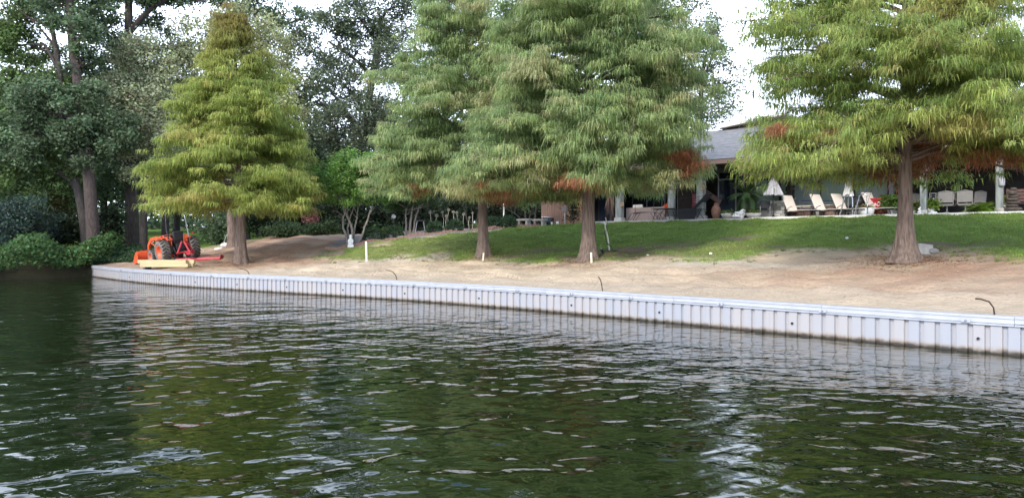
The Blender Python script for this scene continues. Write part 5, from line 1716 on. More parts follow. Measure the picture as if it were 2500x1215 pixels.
# dining set in the dark porch
dt = empty('dining_table', on(2300, 3.4), HOUSE_RZ, 'dark dining table in the porch shade behind the swivel chairs', 'table')
MB().box((0, 0, .72), (3.0, 1.1, .05)).build('table_top', M['wood_dark'], dt)
for x in (-1.2, 1.2):
    for y in (-.4, .4): MB().box((x, y, .35), (.08, .08, .70)).build('leg', M['wood_dark'], dt)
def swivel(px, b_, rz, lab):
    t = empty('swivel_chair', on(px, b_), HOUSE_RZ + rz, lab, 'chair', 'grey sling swivel chairs around the porch table')
    MB().box((0, -.24, .86), (.60, .03, .52), Matrix.Rotation(.14, 3, 'X')).build('backrest', M['grey_fabric'], t)
    q = MB(); q.tube([(-.32, -.20, .48), (-.32, -.28, 1.10), (0, -.30, 1.16), (.32, -.28, 1.10), (.32, -.20, .48)], .022, 6); q.tube([(-.32, -.2, .50), (.32, -.2, .50)], .02, 6); q.tube([(-.32, -.22, .60), (.32, -.22, .60)], .014, 6)
    q.build('back_frame', M['grey_fabric'], t)
    MB().box((0, .05, .45), (.60, .56, .04)).build('seat', M['grey_fabric'], t, bevel=.01)
    for sx in (-1, 1): MB().tube([(sx * .33, -.22, .72), (sx * .35, .1, .70), (sx * .35, .25, .60), (sx * .33, .26, .46)], .02, 6).build('armrest', M['grey_fabric'], t)
    MB().tube([(0, 0, .10), (0, 0, .45)], .035, 8).build('column', M['grey_metal'], t)
    for k in range(4):
        x = k * PI / 2 + .78
        MB().tube([(0, 0, .14), (.30 * math.cos(x), .30 * math.sin(x), .02)], .024, 6).build('foot', M['grey_metal'], t)
swivel(2312, 1.9, 0, 'swivel chair between the two candle lanterns, back to the lawn'); swivel(2357, 1.9, .1, 'swivel chair right of both candle lanterns, next to the fern')
swivel(2384, 3.0, .9, 'turned swivel chair half hidden behind its neighbour, near the fern'); swivel(2236, 3.0, -.2, 'swivel chair in deep shade left of the slim porch column')
for px, lab in ((2279, 'white framed lantern with a candle, right of the slim porch column'), (2338, 'white framed lantern with a candle between two swivel chairs')):
    t = empty('candle_lantern', on(px, 3.1, .745), HOUSE_RZ, lab, 'lantern', 'candle lanterns on the porch table')
    q = MB()
    for x in (-.14, .14):
        for y in (-.14, .14): q.box((x, y, .20), (.035, .035, .40))
    q.box((0, 0, .01), (.32, .32, .03)); q.box((0, 0, .40), (.32, .32, .04)); q.box((0, -.14, .27), (.26, .02, .02))
    q.build('frame', M['fascia_white'], t)
    MB().lathe([(.05, .03), (.05, .18), (.01, .18)], 10).build('candle', M['white'], t, True)
wlm = empty('wall_lantern', on(2446, .5, hz(455, ha(2446, .5), .5)), HOUSE_RZ, 'pale lamp hanging on the right side of the thick right porch column', 'lamp')
MB().lathe([(.05, 0), (.13, .06), (.13, .36), (.07, .45), (.02, .5)], 10).build('shade', M['stripe'], wlm, True); MB().tube([(0, 0, .5), (-.1, .1, .55)], .012, 5).build('bracket', M['black_metal'], wlm)
ws = empty('white_stool', on(2457, .8), HOUSE_RZ, 'little white stool at the foot of the thick right porch column', 'stool')
MB().box((0, 0, .31), (.38, .34, .04)).build('seat', M['fascia_white'], ws, bevel=.01)
for x in (-.16, .16):
    for y in (-.14, .14): MB().box((x, y, .145), (.04, .04, .29)).build('leg', M['fascia_white'], ws)
pot_plant(2458, 1.4, .30, .25, (.20, .28, .05), 'small yellow green plant in a grey pot behind the white stool', 314, 300, .12, 'stone', ph=.5)
ca = empty('stone_cairn', on(2473, .15, .03), 0, 'balanced cairn of brown rounded stones on the white patio edge', 'cairn')
z = 0
for k, (r_, h_) in enumerate(((.36, .20), (.26, .13), (.29, .14), (.24, .16), (.21, .12), (.20, .22), (.14, .14))):
    MB().lathe([(r_ * .3, 0), (r_ * .85, h_ * .15), (r_, h_ * .5), (r_ * .8, h_ * .88), (r_ * .25, h_)], 12, ((-1) ** k * .03, 0, z)).build('stone', M['brown_stone'], ca, True)
    z += h_ * .96
bn = empty('slatted_bench', on(2500, 1.2), HOUSE_RZ, 'dark brown slatted bench at the right picture edge behind the cairn', 'bench')
for k in range(4): MB().box((0, -.24 - .03 * k, .55 + .15 * k), (1.3, .03, .12)).build('slat', M['brown_wicker'], bn)
for k in range(4): MB().box((0, -.12 + .12 * k, .42), (1.3, .10, .03)).build('slat', M['brown_wicker'], bn)
for x in (-.6, .6):
    MB().box((x, .05, .20), (.06, .5, .40)).build('leg', M['brown_wicker'], bn); MB().box((x, -.3, .55), (.06, .06, 1.1)).build('post', M['brown_wicker'], bn)
# behind the loungers
ch = empty('storage_chest', on(1958, 2.6), HOUSE_RZ, 'dark red brown chest behind the first lounger', 'chest')
MB().box((0, 0, .32), (1.1, .5, .62)).build('body', M['brown_wicker'], ch); MB().box((0, 0, .66), (1.16, .54, .06)).build('lid', M['fascia_white'], ch)
ch2 = empty('storage_chest', on(2026, 2.7), HOUSE_RZ, 'weathered board chest between the second and third lounger', 'chest')
for k in range(6): MB().box((-.42 + k * .17, -.24, .34), (.155, .03, .66)).build('board', M['fascia'], ch2)
MB().box((0, 0, .34), (1.0, .44, .64)).build('body', M['fascia'], ch2); MB().box((0, 0, .69), (1.1, .56, .05)).build('lid', M['concrete'], ch2)
sk = empty('pool_skimmer', on(1940, 3.1, 0), HOUSE_RZ, 'blue pool pole with a pale net, lying level behind the loungers', 'pool pole')
l_ = ha(2040, 3.1) - ha(1940, 3.1)
mblue = mat('blue_pole', (.03, .05, .30), .35, .1)
MB().tube([(0, 0, hz(489, ha(1940, 3.1), 3.1)), (l_, .0, hz(491, ha(2040, 3.1), 3.1))], .022, 6).build('pole', mblue, sk)
zn = hz(486, ha(1940, 3.1), 3.1)
MB().lathe([(.03, -.02), (.19, -.02), (.19, .02), (.03, .02)], 14, (-.12, 0, zn), 'Y').build('net', M['stripe'], sk)
MB().tube([(0.3, .0, 0), (.3, 0, zn)], .02, 5).build('stand', M['grey_metal'], sk); MB().tube([(l_ - .3, .0, 0), (l_ - .3, 0, zn)], .02, 5).build('stand', M['grey_metal'], sk)
pc = empty('patio_chair', on(1868, 1.3), HOUSE_RZ + .4, 'dark grey frame chair between the cycad and the striped umbrella', 'chair')
MB().box((0, 0, .45), (.56, .5, .03)).build('seat', M['black_metal'], pc); MB().box((0, .24, .78), (.56, .03, .40)).build('backrest', M['black_metal'], pc)
for x in (-.26, .26):
    MB().tube([(x, -.22, .66), (x, -.24, 0)], .018, 5).build('leg', M['grey_metal'], pc); MB().tube([(x, .24, .98), (x, .26, 0)], .018, 5).build('leg', M['grey_metal'], pc)
    MB().tube([(x, -.22, .66), (x, .24, .68)], .018, 5).build('armrest', M['grey_metal'], pc)
# left of the patio
def gh(px, D): return G(px, D)
tl = empty('trellis', hw(ha(1403, 1.15), 1.15, 0), HOUSE_RZ, 'pale bamboo trellis on the board wall, left of the thick middle trunk', 'trellis')
zt0, zt1 = hz(512, ha(1403, 1.15), 1.15), hz(462, ha(1403, 1.15), 1.15)
slm = MB().box((0, 0, 0), (1.05, .02, .03)).mesh('slat', M['gold']); slv = MB().box((0, 0, 0), (.03, .02, zt1 - zt0)).mesh('upright', M['gold'])
for k in range(11): link('slat', slm, tl, (0, .0, zt0 + (zt1 - zt0) * k / 10))
for k in range(6): link('upright', slv, tl, (-.5 + .2 * k, .021, (zt0 + zt1) / 2))
MB().tube([(-.5, .05, -.3), (-.5, .05, zt0)], .02, 5).build('leg', M['gold'], tl); MB().tube([(.5, .05, -.3), (.5, .05, zt0)], .02, 5).build('leg', M['gold'], tl)
p = gh(1379, 50.0)
mb = empty('post_box', p, HOUSE_RZ, 'grey box on a thin post in front of the board wall', 'box')
MB().tube([(0, 0, -.1), (0, 0, .85)], .035, 6).build('post', M['concrete'], mb); MB().box((-.02, 0, 1.02), (.36, .2, .34)).build('box', M['sofa'], mb, bevel=.015)
for px, D, lab in ((1280, 50.4, 'left of the two stone benches, left of the dark myrtle stems'), (1318, 50.4, 'right of the two stone benches, right of the dark myrtle stems')):
    p = gh(px, D)
    t = empty('stone_bench', p, HOUSE_RZ, lab, 'bench', 'stone benches by the board wall')
    MB().box((0, 0, .44), (1.0, .42, .12)).build('seat', M['stone'], t, bevel=.015)
    for x in (-.32, .32): MB().box((x, 0, .19), (.16, .36, .40)).build('leg', M['stone'], t)
p = gh(1338, 50.9)
t = empty('dark_urn', p, 0, 'dark tub with a white dish on top, right of the stone benches', 'tub')
MB().lathe([(.30, -.05), (.36, .2), (.40, .50), (.36, .50)], 16).build('tub', M['black_metal'], t, True); MB().lathe([(.05, .50), (.28, .53), (.30, .58), (.1, .55)], 14, (-.15, 0, 0)).build('dish', M['white'], t, True)
for px, r_, lab in ((1347, .07, 'smaller white pot at the foot of the board wall'), (1361, .10, 'larger white pot at the foot of the board wall')):
    t = empty('white_pot', gh(px, 50.6), 0, lab, 'pot'); MB().lathe([(r_ * .7, -.03), (r_, .22), (r_ * .9, .24), (r_ * .7, .2)], 12).build('pot', M['white'], t, True)
ps = empty('climbing_plant', gh(1400, 50.6), 0, 'dark shrub under the bamboo trellis', 'shrub')
MB().tube([(0, 0, -.05), (.05, 0, .5), (0, 0, 1.0)], .03, 5).build('stem', M['bark_dark'], ps); leaf_tuft('foliage', ps, 900, .55, 1.3, .11, (.03, .05, .022), 330, .1)
dv = empty('dead_palm_fronds', hw(ha(1493, 1.2), 1.2, 0), 0, 'hanging bundle of dead brown fronds left of the weathered column', 'palm')
rsx = random.Random(12)
for k in range(16):
    x, y = rsx.uniform(-.25, .25), rsx.uniform(-.15, .15)
    MB().tube([(x * .4, y * .4, 2.3), (x, y, 1.7), (x * 1.6 + rsx.uniform(-.1, .25), y, rsx.uniform(.35, 1.0))], [.03, .045, .008], 5).build('frond', M['fascia'], dv)
MB().tube([(0, .1, 0), (0, .1, 2.5)], .09, 7).build('trunk', M['bark_dark'], dv)
# ------------------------------------------------------------------ tractor (local frame: x forward, y left, z up)
TP = G(438, 47.2)
TP.z = (g1(TP.x, TP.y) + g1(TP.x - 1.0, TP.y + 1.3)) / 2 - .02
TR = empty('tractor', TP, math.atan2(.72, -.69), 'orange compact tractor with front loader and red rear blade on the sand', 'tractor')
slope = math.atan2(g1(TP.x - .6 * 1.75, TP.y + .8 * 1.75) - g1(TP.x, TP.y), 1.75)
roll = math.atan2(g1(TP.x - .8 * .8, TP.y - .6 * .8) - g1(TP.x + .8 * .8, TP.y + .6 * .8), 1.6)
TR.rotation_euler = (Matrix.Rotation(math.atan2(.72, -.69), 3, 'Z') @ Matrix.Rotation(-slope, 3, 'Y') @ Matrix.Rotation(roll, 3, 'X')).to_euler()
TR.scale = (1.17, 1.17, 1.17)
TR.location.z = (g1(TP.x + .64, TP.y + .48) + g1(TP.x - .64, TP.y - .48)) / 2 - .03

def wheel(name, r, w, rim_r, x, y, side):
    h = empty(name, (x, y, r - .02))
    h.parent = TR
    q = MB()
    q.lathe([(rim_r, -w * .42), (rim_r * 1.12, -w * .5), (r * .90, -w * .5), (r * .955, -w * .40), (r * .955, w * .40), (r * .90, w * .5), (rim_r * 1.12, w * .5), (rim_r, w * .42)], 36, (0, 0, 0), 'Y', caps=False)
    ty = q.build('tyre', M['tyre_side'], h, True)
    lug = MB()
    nl = 20
    for k in range(nl):
        for s in (-1, 1):
            x0 = 2 * PI * (k + (.25 if s > 0 else -.25)) / nl
            m0 = Matrix.Rotation(-x0, 3, 'Y')
            sw_ = Matrix.Rotation(s * .55, 3, 'Z')
            vs = MB().box((0, 0, 0), (.042 + .03 * r, w * .60, r * .085), sw_, .85).v
            lug.add([m0 @ (Vector(v) + Vector((0, s * w * .26, r * .965))) for v in vs], [(3, 2, 1, 0), (4, 5, 6, 7), (0, 1, 5, 4), (1, 2, 6, 5), (2, 3, 7, 6), (3, 0, 4, 7)])
    lug.build('tread', M['tyre'], ty)
    q = MB()
    o_ = side
    q.lathe([(rim_r, -w * .44 * o_), (rim_r * 1.03, w * .47 * o_), (rim_r * .9, w * .40 * o_), (rim_r * .82, w * .12 * o_), (rim_r * .35, w * .06 * o_), (rim_r * .30, w * .18 * o_), (.02, w * .2 * o_)], 28, (0, 0, 0), 'Y', caps=False)
    q.build('rim', M['orange'], h, True)
    q = MB()
    for k in range(8):
        x0 = 2 * PI * k / 8
        q.lathe([(.018, w * .06 * o_), (.018, w * .14 * o_)], 6, (rim_r * .55 * math.cos(x0), 0, rim_r * .55 * math.sin(x0)), 'Y')
    q.build('wheel_bolts', M['grey_metal'], h)
    return h
wheel('rear_wheel', .60, .42, .33, 0, .74, 1); wheel('rear_wheel', .60, .42, .33, 0, -.74, -1)
wheel('front_wheel', .39, .28, .21, 1.72, .66, 1); wheel('front_wheel', .39, .28, .21, 1.72, -.66, -1)
MB().box((.75, 0, .62), (2.2, .34, .36)).box((0, 0, .62), (.5, 1.2, .26)).box((1.72, 0, .42), (.2, 1.1, .14)).box((-.25, 0, .75), (.4, .4, .3)).build('chassis', M['dark_plastic'], TR, bevel=.02)
q = MB().prism([(.72, .82), (.72, 1.34), (1.1, 1.40), (1.7, 1.33), (2.12, 1.16), (2.2, .95), (2.18, .70), (1.6, .66)], -.30, .30, 'XZ')
q.build('hood', M['orange'], TR, bevel=.05)
MB().box((2.195, 0, .90), (.03, .44, .34)).build('grille', M['dark_plastic'], TR, bevel=.01)
for y in (-.2, .2): MB().lathe([(.07, 0), (.06, .03), (.01, .035)], 10, (2.19, y, 1.06), 'X').build('headlight', M['white'], TR)
MB().prism([(.55, .7), (.55, 1.38), (.74, 1.38), (.74, .7)], -.33, .33, 'XZ').build('dashboard', M['dark_plastic'], TR, bevel=.03)
q = MB(); q.tube([(.16 * math.cos(x) * .8 + .42, .20 * math.sin(x), 1.42 + .10 * math.cos(x)) for x in np.linspace(0, 2 * PI, 21)], .018, 6, caps=False)
q.tube([(.55, 0, 1.30), (.42, 0, 1.42)], .02, 6); q.build('steering_wheel', M['dark_plastic'], TR, True)
MB().box((-.08, 0, .98), (.52, .50, .14)).build('seat', M['black_metal'], TR, bevel=.05)
MB().box((-.34, 0, 1.26), (.13, .50, .50), Matrix.Rotation(-.16, 3, 'Y')).build('seat_back', M['black_metal'], TR, bevel=.05)
for s in (-1, 1):
    q = MB()
    pr = [(.58, .62), (.60, .92), (.46, 1.16), (.20, 1.30), (-.16, 1.30), (-.46, 1.14), (-.44, 1.09), (-.16, 1.24), (.18, 1.24), (.41, 1.11), (.53, .90), (.52, .62)]
    q.prism(pr, s * .34, s * .60, 'XZ'); q.prism([(.55, .62), (.57, .92), (.44, 1.13), (.2, 1.27), (-.16, 1.27), (-.42, 1.11), (-.42, .8), (.2, .62)], s * .38, s * .42, 'XZ')
    q.build('fender', M['orange'], TR)
    MB().lathe([(.045, 0), (.05, .08), (.02, .1)], 10, (-.30, s * .80, 1.28)).build('tail_lamp', M['red'], TR)
    # folding roll bar posts
    MB().tube([(-.38, s * .52, .70), (-.40, s * .52, 1.35), (-.34, s * .52, 1.62), (-.37, s * .50, 1.95), (-.35, s * .46, 2.45)], [.036, .036, .032, .030, .028], 8).build('roll_bar_post', M['grey_metal'] if s < 0 else M['black_metal'], TR, True)
    # loader
    q = MB()
    q.prism([(.95, .55), (1.12, .55), (1.14, 1.28), (1.02, 1.36), (.92, 1.25)], s * .50, s * .60, 'XZ'); q.build('loader_post', M['orange'], TR, bevel=.012)
    q = MB()
    q.prism([(.96, 1.22), (1.05, 1.38), (1.9, 1.34), (2.42, 1.02), (2.70, .26), (2.56, .22), (2.30, .90), (1.84, 1.18), (1.1, 1.20)], s * .49, s * .59, 'XZ'); q.build('loader_arm', M['orange'], TR, bevel=.012)
    MB().tube([(1.08, s * .545, .78), (2.0, s * .545, 1.10)], .035, 8).build('lift_cylinder', M['orange'], TR, True)
    MB().tube([(1.6, s * .545, 1.12), (2.08, s * .545, 1.10)], .02, 8).build('piston_rod', M['steel'], TR, True)
    MB().tube([(2.28, s * .545, 1.0), (2.72, s * .545, .62)], .03, 8).build('tilt_cylinder', M['orange'], TR, True)
q = MB().box((2.5, 0, .62), (.09, 1.05, .09)); q.build('cross_tube', M['orange'], TR)
# bucket: curved shell, two end plates, lip
WB = 1.02
BX = .30
outer = [(2.80, .70), (2.78, .42), (2.86, .22), (3.06, .13), (3.62, .10)]
q = MB()
inn = [(x + .025, z + .025) for x, z in outer]
q.prism(outer + inn[::-1], -WB, WB, 'XZ'); q.build('bucket', M['orange'], TR, loc=(.28, 0, -.04))
bk_ = TR.children[-1]
for s in (-1, 1): MB().prism([(2.80, .72), (2.78, .42), (2.86, .22), (3.06, .12), (3.64, .09), (3.58, .22), (3.06, .68), (2.88, .72)], s * WB, s * (WB + .03), 'XZ').build('side_plate', M['orange'], bk_)
MB().box((2.84, 0, .72), (.10, 2 * WB, .05)).build('top_bar', M['orange'], bk_)
for y in (-.45, .45): MB().box((2.66, y, .48), (.34, .10, .40)).build('bracket', M['orange'], bk_)
# three point hitch and angled rear blade
q = MB()
for s in (-1, 1):
    q.tube([(-.15, s * .32, .52), (-.95, s * .40, .42)], .028, 6)
    q.tube([(-.20, s * .30, .95), (-.62, s * .36, .48)], .02, 6)
q.tube([(-.30, 0, .86), (-.98, 0, .92)], .028, 6)
q.build('hitch_arms', M['dark_plastic'], TR)
q = MB()
for s in (-1, 1): q.tube([(-.95, s * .40, .40), (-1.0, s * .10, .98)], .045, 6)
q.tube([(-.95, -.44, .42), (-.95, .44, .42)], .05, 6)
q.tube([(-1.0, 0, .95), (-1.55, 0, .36)], .05, 6); q.tube([(-.95, 0, .42), (-1.6, 0, .34)], .07, 6)
q.lathe([(.2, .28), (.2, .36)], 14, (-1.55, 0, 0))
q.build('blade_frame', M['red'], TR)
# blade swung so that it trails along the sand to the right
q = MB()
bl = [(.0, .0), (-.05, .05), (-.065, .11), (-.03, .18), (-.005, .18), (-.04, .11), (-.025, .055), (.025, .01)]
BL = 1.12
q.prism(bl, -BL, BL, 'XZ')
blade = q.build('rear_blade', M['red'], TR, loc=(-1.62, -.30, -.13), rot=(-roll * .6, 0, R(-44)))
q = MB()
for y in (-.95, -.6, -.2, .2, .6, .95): q.box((.02, y, .19), (.10, .05, .05))
q.box((.0, 0, .19), (.06, 2.15, .025)); q.build('blade_rib', M['red'], blade)
MB().prism([(.04, -.02), (.30, .02), (.40, .14), (.30, .27), (-.02, .28), (-.10, .16)], -BL - .02, -BL + .01, 'XZ').build('end_plate', M['red'], blade)
MB().tube([(-.6, .5, .5), (-.75, .52, .92)], .016, 5).build('lever', M['black_metal'], TR)
MB().box((.3, .52, .55), (.4, .22, .04)).build('step', M['dark_plastic'], TR)

# timbers
tg_ = 'pale yellow timbers stacked by the tractor'
tb = MB().box((0, 0, .0), (2.75, .19, .19)).mesh('timber', M['timber'], bevel=.006)
tb2 = MB().box((0, 0, .0), (2.75, .28, .19)).mesh('timber', M['timber'], bevel=.006)
c0_ = G(403, 42.9); rz_ = -.12
def timber(me, x, y, z, dr, lab):
    m_ = Matrix.Rotation(rz_, 3, 'Z') @ Vector((x, y, 0))
    o = link('timber', me, None, (c0_.x + m_.x, c0_.y + m_.y, zt_ + z), (0, .0, rz_ + dr))
    tag(o, lab, 'timber', tg_)
zt_ = max(g1(c0_.x + dx, c0_.y + dy) for dx in (-1.4, 0, 1.4) for dy in (-.3, .4)) - .07
timber(tb2, .12, -.20, .095, 0, 'front timber of the bottom layer, nearest the seawall')
timber(tb2, .22, .10, .095, .015, 'rear timber of the bottom layer, showing its end grain at the right')
timber(tb2, -.02, -.18, .287, .01, 'front timber of the top layer, sticking out at the left end')
timber(tb, .30, .08, .287, -.012, 'rear timber of the top layer, set back at the right end')
for dx, lab in ((-1.0, 'left of the short blocks the timbers lie on'), (1.1, 'right of the short blocks the timbers lie on')):
    x, y = c0_.x + dx, c0_.y - dx * .1
    zz = g1(x, y)
    hgt_ = max(.02, zt_ - .01 - zz)
    t = empty('bearer', (x, y, zz - .02), rz_, lab, 'block', 'bearers under the timbers')
    MB().box((0, 0, hgt_ / 2), (.10, .62, hgt_ + .02)).build('block', M['wood_dark'], t)

# ------------------------------------------------------------------ stakes, pipes and stones on the shore
for px, D, top, w, lean, lab in ((895, 39.6, 589, .085, -.03, 'tall white stake at the tip of the lawn, left of the slimmer cypress'), (1179, 36.2, 617, .06, .08, 'thin white stake in front of the slimmer cypress'),
                                 (1444, 31.6, 616, .07, -.045, 'white stake in front of the thick trunked cypress')):
    p = G(px, D)
    h_ = CAM_H + (HORIZON - top) / F * D - p.z
    t = empty('stake', p, .3, lab, 'stake', 'white painted stakes along the lawn edge')
    t.rotation_euler = (0, lean, .3)
    MB().box((0, 0, h_ / 2 - .05), (w, w * .6, h_ + .1)).build('post', M['stake'], t)
p = G(1489, 35.0)
t = empty('standpipe', p, 0, 'leaning pale pipe with a tap and green hose right of the thick trunked cypress', 'pipe')
hp = CAM_H + (HORIZON - 541) / F * 35 - p.z
MB().tube([(0, 0, -.1), (-.09, 0, hp * .45), (-.20, 0, hp * .8), (-.23, 0, hp)], .034, 8).build('pipe', M['pipe'], t, True)
MB().box((-.26, 0, hp * .97), (.12, .06, .10)).build('tap', M['grey_metal'], t); MB().tube([(-.18, 0, hp * .86), (-.16, 0, hp * 1.06), (-.20, 0, hp * 1.14)], .018, 6).build('handle', M['pipe'], t)
MB().tube([(-.16, -.03, hp * .9), (-.13, -.05, hp * .72), (-.24, -.05, hp * .66), (-.16, -.05, hp * .3), (.05, -.06, .2), (.15, -.1, .02), (.3, -.2, .03), (.1, -.35, .03), (-.3, -.3, .03), (-.2, -.05, .03)], .018, 6).build('hose', M['hose'], t, True)
p = G(1471, 34.2)
t = empty('drain_pipe', p, .6, 'short black pipe with a white end beside the foot of the thick trunked cypress', 'pipe')
MB().tube([(.1, .1, -.1), (0, 0, .14), (-.12, -.05, .24)], .055, 10).build('pipe', M['dark_plastic'], t, True); MB().lathe([(.05, 0), (.05, .02)], 10, (-.13, -.06, .235)).build('cap', M['white'], t)
def rock(name, px, D, s, lab, m_, seed, cat='stone', flat=.7, group=None):
    rsx = np.random.RandomState(seed)
    t = empty(name, G(px, D), rsx.uniform(0, 3), lab, cat, group)
    bm = bmesh.new(); bmesh.ops.create_icosphere(bm, subdivisions=2, radius=1)
    for v in bm.verts:
        n_ = 1 + .22 * math.sin(v.co.x * 2.7 + seed) * math.cos(v.co.y * 3.1 + seed) + rsx.uniform(-.05, .05)
        v.co = Vector((v.co.x * s[0] * n_, v.co.y * s[1] * n_, v.co.z * s[2] * n_ + s[2] * .6))
    me = bpy.data.meshes.new('stone'); bm.to_mesh(me); bm.free(); me.materials.append(m_)
    link('stone', me, t)
    return t
t = empty('concrete_block', G(2257, 26.9), -.35, 'big weathered concrete block half behind the flared trunk', 'block')
MB().box((0, 0, .14), (.46, .34, .36), Matrix.Rotation(.12, 3, 'Y')).build('block', M['concrete'], t, bevel=.03)
rock('broken_stone', 2279, 26.7, (.13, .16, .12), 'rounded pale stone against the concrete block by the flared trunk', M['stone'], 3)
rock('pale_stone', 1735, 30.3, (.07, .06, .05), 'small pale stone at the lower lawn edge between the two right cypresses', M['cream'], 4)
rock('paper_scrap', 2067, 31.8, (.09, .07, .045), 'pale scrap lying on the lawn left of the flared trunk', M['white'], 5, 'litter')
rock('pale_stone', 1582, 32.0, (.05, .05, .03), 'tiny pale stone where bare soil meets sand right of the leaning pipe', M['cream'], 6)
gsb = 'white sacks at the edge of the sand track'
rock('sandbag', 533, 54.2, (.34, .22, .16), 'left white sack right of the rear blade', M['fascia_white'], 7, 'sack', group=gsb)
rock('sandbag', 549, 54.6, (.36, .22, .20), 'middle white sack with the stick beside it', M['fascia_white'], 8, 'sack', group=gsb)
rock('sandbag', 562, 55.0, (.20, .18, .14), 'small right white sack against the pale trunk', M['fascia_white'], 9, 'sack', group=gsb)
t = empty('leaning_stick', G(543, 54.0), 0, 'thin pole leaning up right from the white sacks', 'stick'); MB().tube([(-.05, -.1, -.05), (.28, .1, 1.0)], .018, 5).build('shaft', M['concrete'], t)

# two trunks behind the conical cypress
broadleaf('shade_tree', 'pale brown trunk just left of the conical cypress trunk', [gp(568, 54.5), at(566, 560, 54.5), at(562, 520, 54.5), at(560, 430, 54.5)], .36,
          [(560, 450, 55, 60, 40), (600, 470, 56, 50, 35)], 3000, .2, MG, 140, group=bgp, bark='bark_cypress', per=.6)
broadleaf('shade_tree', 'dark trunk above the tractor hood under the cypress boughs', [gp(403, 66), at(404, 560, 66), at(404, 500, 66), at(402, 430, 66)], .36,
          [(400, 440, 66, 50, 40), (430, 460, 67, 50, 30)], 3000, .2, DK, 141, group=bgp, per=.6)

# ------------------------------------------------------------------ brick edged bed, statue, steel table, flowers
BE = [(830, 604), (870, 600), (920, 594), (1000, 585), (1060, 578), (1120, 571), (1180, 566), (1240, 561), (1300, 557), (1330, 553)]
bp_ = []
for (px, py), D in zip(BE, np.linspace(45.6, 50.5, len(BE))):
    x = (px - 1250) / F * D
    bp_.append((x, D))
bp_ = np.array(bp_)
ed = empty('brick_edging', (bp_[0][0], bp_[0][1], 0), 0, 'long low edging of red bricks between lawn and bed', 'edging')
kk = np.concatenate([[0], np.cumsum(np.hypot(*np.diff(bp_, axis=0).T))])
bme = MB().box((0, 0, 0), (.205, .10, .20)).mesh('brick', M['brick'], bevel=.008)
rsx = random.Random(3)
s = 0; k = 0
while s < kk[-1]:
    x, y = np.interp(s, kk, bp_[:, 0]), np.interp(s, kk, bp_[:, 1])
    x2, y2 = np.interp(s + .1, kk, bp_[:, 0]), np.interp(s + .1, kk, bp_[:, 1])
    o = link('brick', bme, ed, (x - bp_[0][0], y - bp_[0][1] + rsx.uniform(-.012, .012), g1(x, y) + .045 + rsx.uniform(-.012, .012)), (rsx.uniform(-.06, .06), rsx.uniform(-.05, .05), math.atan2(y2 - y, x2 - x) + rsx.uniform(-.05, .05)))
    s += .217; k += 1
# two pale slabs at the left tip of the bed
t = empty('edging_slab', G(818, 45.7), .1, 'flat reddish slab at the left tip of the brick edging', 'slab')
MB().box((0, 0, .02), (1.1, .35, .16)).build('slab', M['brick'], t, bevel=.02)
t = empty('garden_statue', G(856, 45.9), .2, 'small white statue on a plinth at the foot of the splayed myrtle', 'statue')
MB().box((0, 0, .06), (.34, .30, .18)).build('plinth', M['white'], t, bevel=.02)
MB().lathe([(.13, .14), (.15, .22), (.12, .34), (.135, .44), (.10, .52), (.06, .56), (.075, .60), (.085, .66), (.06, .73), (.015, .75)], 14).build('figure', M['white'], t, True)
for sx in (-1, 1): MB().lathe([(.03, .28), (.045, .36), (.03, .46)], 8, (sx * .12, -.05, 0)).build('arm', M['white'], t, True)
t = empty('globe_lamp', G(961, 49.6), 0, 'white globe just above the two left clipped bushes', 'lamp')
MB().tube([(0, 0, -.05), (0, 0, 1.25)], .03, 6).build('post', M['dark_plastic'], t); MB().lathe([(.02, 1.22), (.10, 1.26), (.15, 1.36), (.10, 1.47), (.02, 1.51)], 14).build('globe', M['white'], t, True)
t = empty('steel_table', G(1026, 48.6), .2, 'black topped high table with pale legs between the clipped bushes', 'table')
MB().box((0, 0, .98), (.62, .55, .05)).build('table_top', M['black_metal'], t, bevel=.01)
for x, y, m_ in ((-.25, -.2, 'grey_metal'), (.22, -.22, 'grey_metal'), (-.22, .2, 'black_metal'), (.22, .2, 'black_metal')):
    MB().tube([(x * .8, y * .8, .97), (x * 1.5, y * 1.3, -.05)], .028, 6).build('leg', M[m_], t)
MB().box((0, .1, .52), (.42, .03, .03)).build('stretcher', M['black_metal'], t)
p = G(1230, 51.4)
t = empty('white_pole', p, 0, 'slender white pole with a dark band behind the clipped bushes', 'pole')
MB().tube([(0, 0, -.05), (0, 0, 2.6)], .05, 8).build('shaft', M['white'], t); MB().tube([(0, 0, 1.42), (0, 0, 1.47)], .056, 8).build('band', M['dark_plastic'], t)
gf = 'white globe flowers above the clipped bushes'
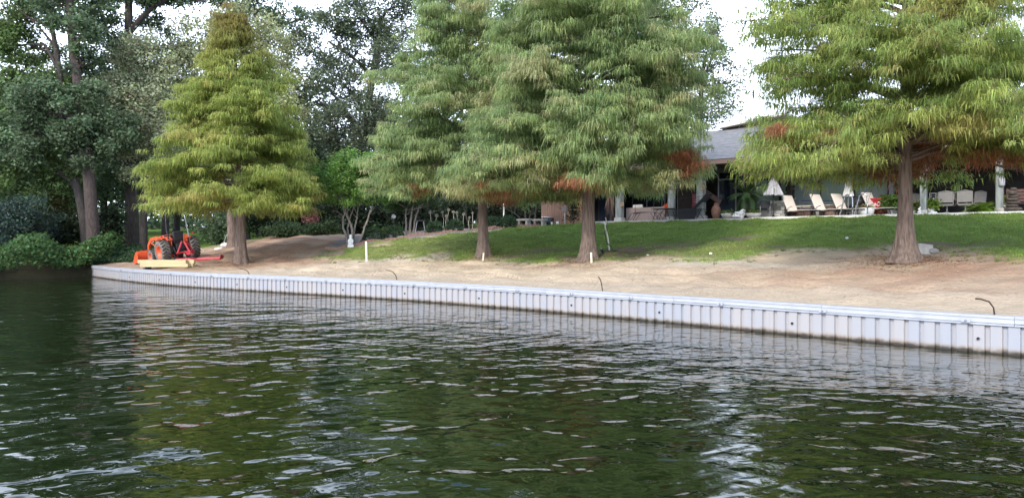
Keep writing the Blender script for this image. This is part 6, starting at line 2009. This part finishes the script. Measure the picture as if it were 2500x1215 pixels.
for i, (px, py, D, r_) in enumerate(((1050, 517, 50.2, .11), (1066, 526, 50.4, .10), (1080, 518, 50.6, .07), (1090, 527, 50.2, .09), (1095, 512, 50.4, .085), (1107, 518, 50.2, .08), (1115, 519, 50.6, .075), (1132, 523, 50.3, .085), (1146, 531, 50.5, .06), (1154, 520, 51, .05))):
    p = G(px, D)
    h_ = CAM_H + (HORIZON - py) / F * D - p.z
    t = empty('globe_flower', p, 0, ['leftmost and largest white globe flower, above the right clipped bush', 'lower large white globe flower beside the leftmost one', 'small white globe flower in the leftmost cluster', 'low white globe flower just above the bush tops', 'tallest white globe flower of the row', 'white globe flower right of the tallest one', 'second white globe flower right of the tallest one', 'white globe flower leaning over the rightmost bush of the four', 'lowest small white globe flower near the branching myrtle', 'small white globe flower nearest the slimmer cypress trunk'][i], 'flower', gf)
    lx = random.Random(i).uniform(-.1, .1)
    MB().tube([(0, 0, -.05), (lx, 0, h_ * .6), (0, 0, h_)], .010, 4).build('stem', M['pipe'], t)
    rs = np.random.RandomState(i)
    u = rs.normal(0, 1, (150, 3)); u /= np.linalg.norm(u, axis=1, keepdims=True)
    V, tt_ = leaves_at(u * r_ + np.array([0, 0, h_]), rs, 180, .008, .05, (.42, .40, .32), .15)
    link('flower_head', np_mesh('flower_head', V, np.arange(len(V), dtype=np.int32).reshape(-1, 4), M['leaf'], tt_), t)
for px, D, h_, lab, col in ((1048, 49.8, .9, 'strap leaved clump left of the right hand clipped bushes', (.12, .17, .05)), (1165, 49.6, .75, 'light green strap leaved clump left of the slimmer cypress trunk', (.16, .2, .07))):
    t = empty('strap_plant', G(px, D), 0, lab, 'plant')
    fm_ = frond_mesh(.8, 8, .03, .05, .55, col)
    for k in range(24): link('frond', fm_, t, (.1 * math.cos(k), .1 * math.sin(k), .05), (0, R(-58 + (k * 13 % 45)), k * 2.39996))
shrub('flowering_shrub', 'shrub with pink blossom in the dark gap right of the conical cypress', 757, 66, .9, 1.7, 900, .16, (.60, .26, .25), 150, var=.3, lift=.9)
# far white rail and fence behind the lawn
p0, p1 = at(428, 549, 104), at(520, 547, 104)
t = empty('white_fence', (p0.x, p0.y, g1(p0.x, p0.y)), 0, 'far white rail beyond the bright lawn behind the tractor', 'fence')
Lf = p1.x - p0.x
MB().box((Lf / 2, 0, p0.z - t.location.z), (Lf, .08, .32)).build('rail', M['white'], t)
for k in range(5): MB().box((Lf * k / 4, 0, (p0.z - t.location.z) / 2), (.12, .12, max(.3, p0.z - t.location.z))).build('post', M['white'], t)
p0, p1 = at(183, 562, 84), at(225, 556, 84)
t = empty('wire_fence', (p0.x, p0.y, g1(p0.x, p0.y)), 0, 'thin pale fence rail left of the thick brown trunk', 'fence')
MB().tube([(0, 0, p0.z - t.location.z), (p1.x - p0.x, 0, p1.z - t.location.z)], .04, 5).build('rail', M['concrete'], t)
for k in range(3): MB().tube([((p1.x - p0.x) * k / 2, 0, -.1), ((p1.x - p0.x) * k / 2, 0, p0.z - t.location.z + .12 * k)], .05, 5).build('post', M['concrete'], t)
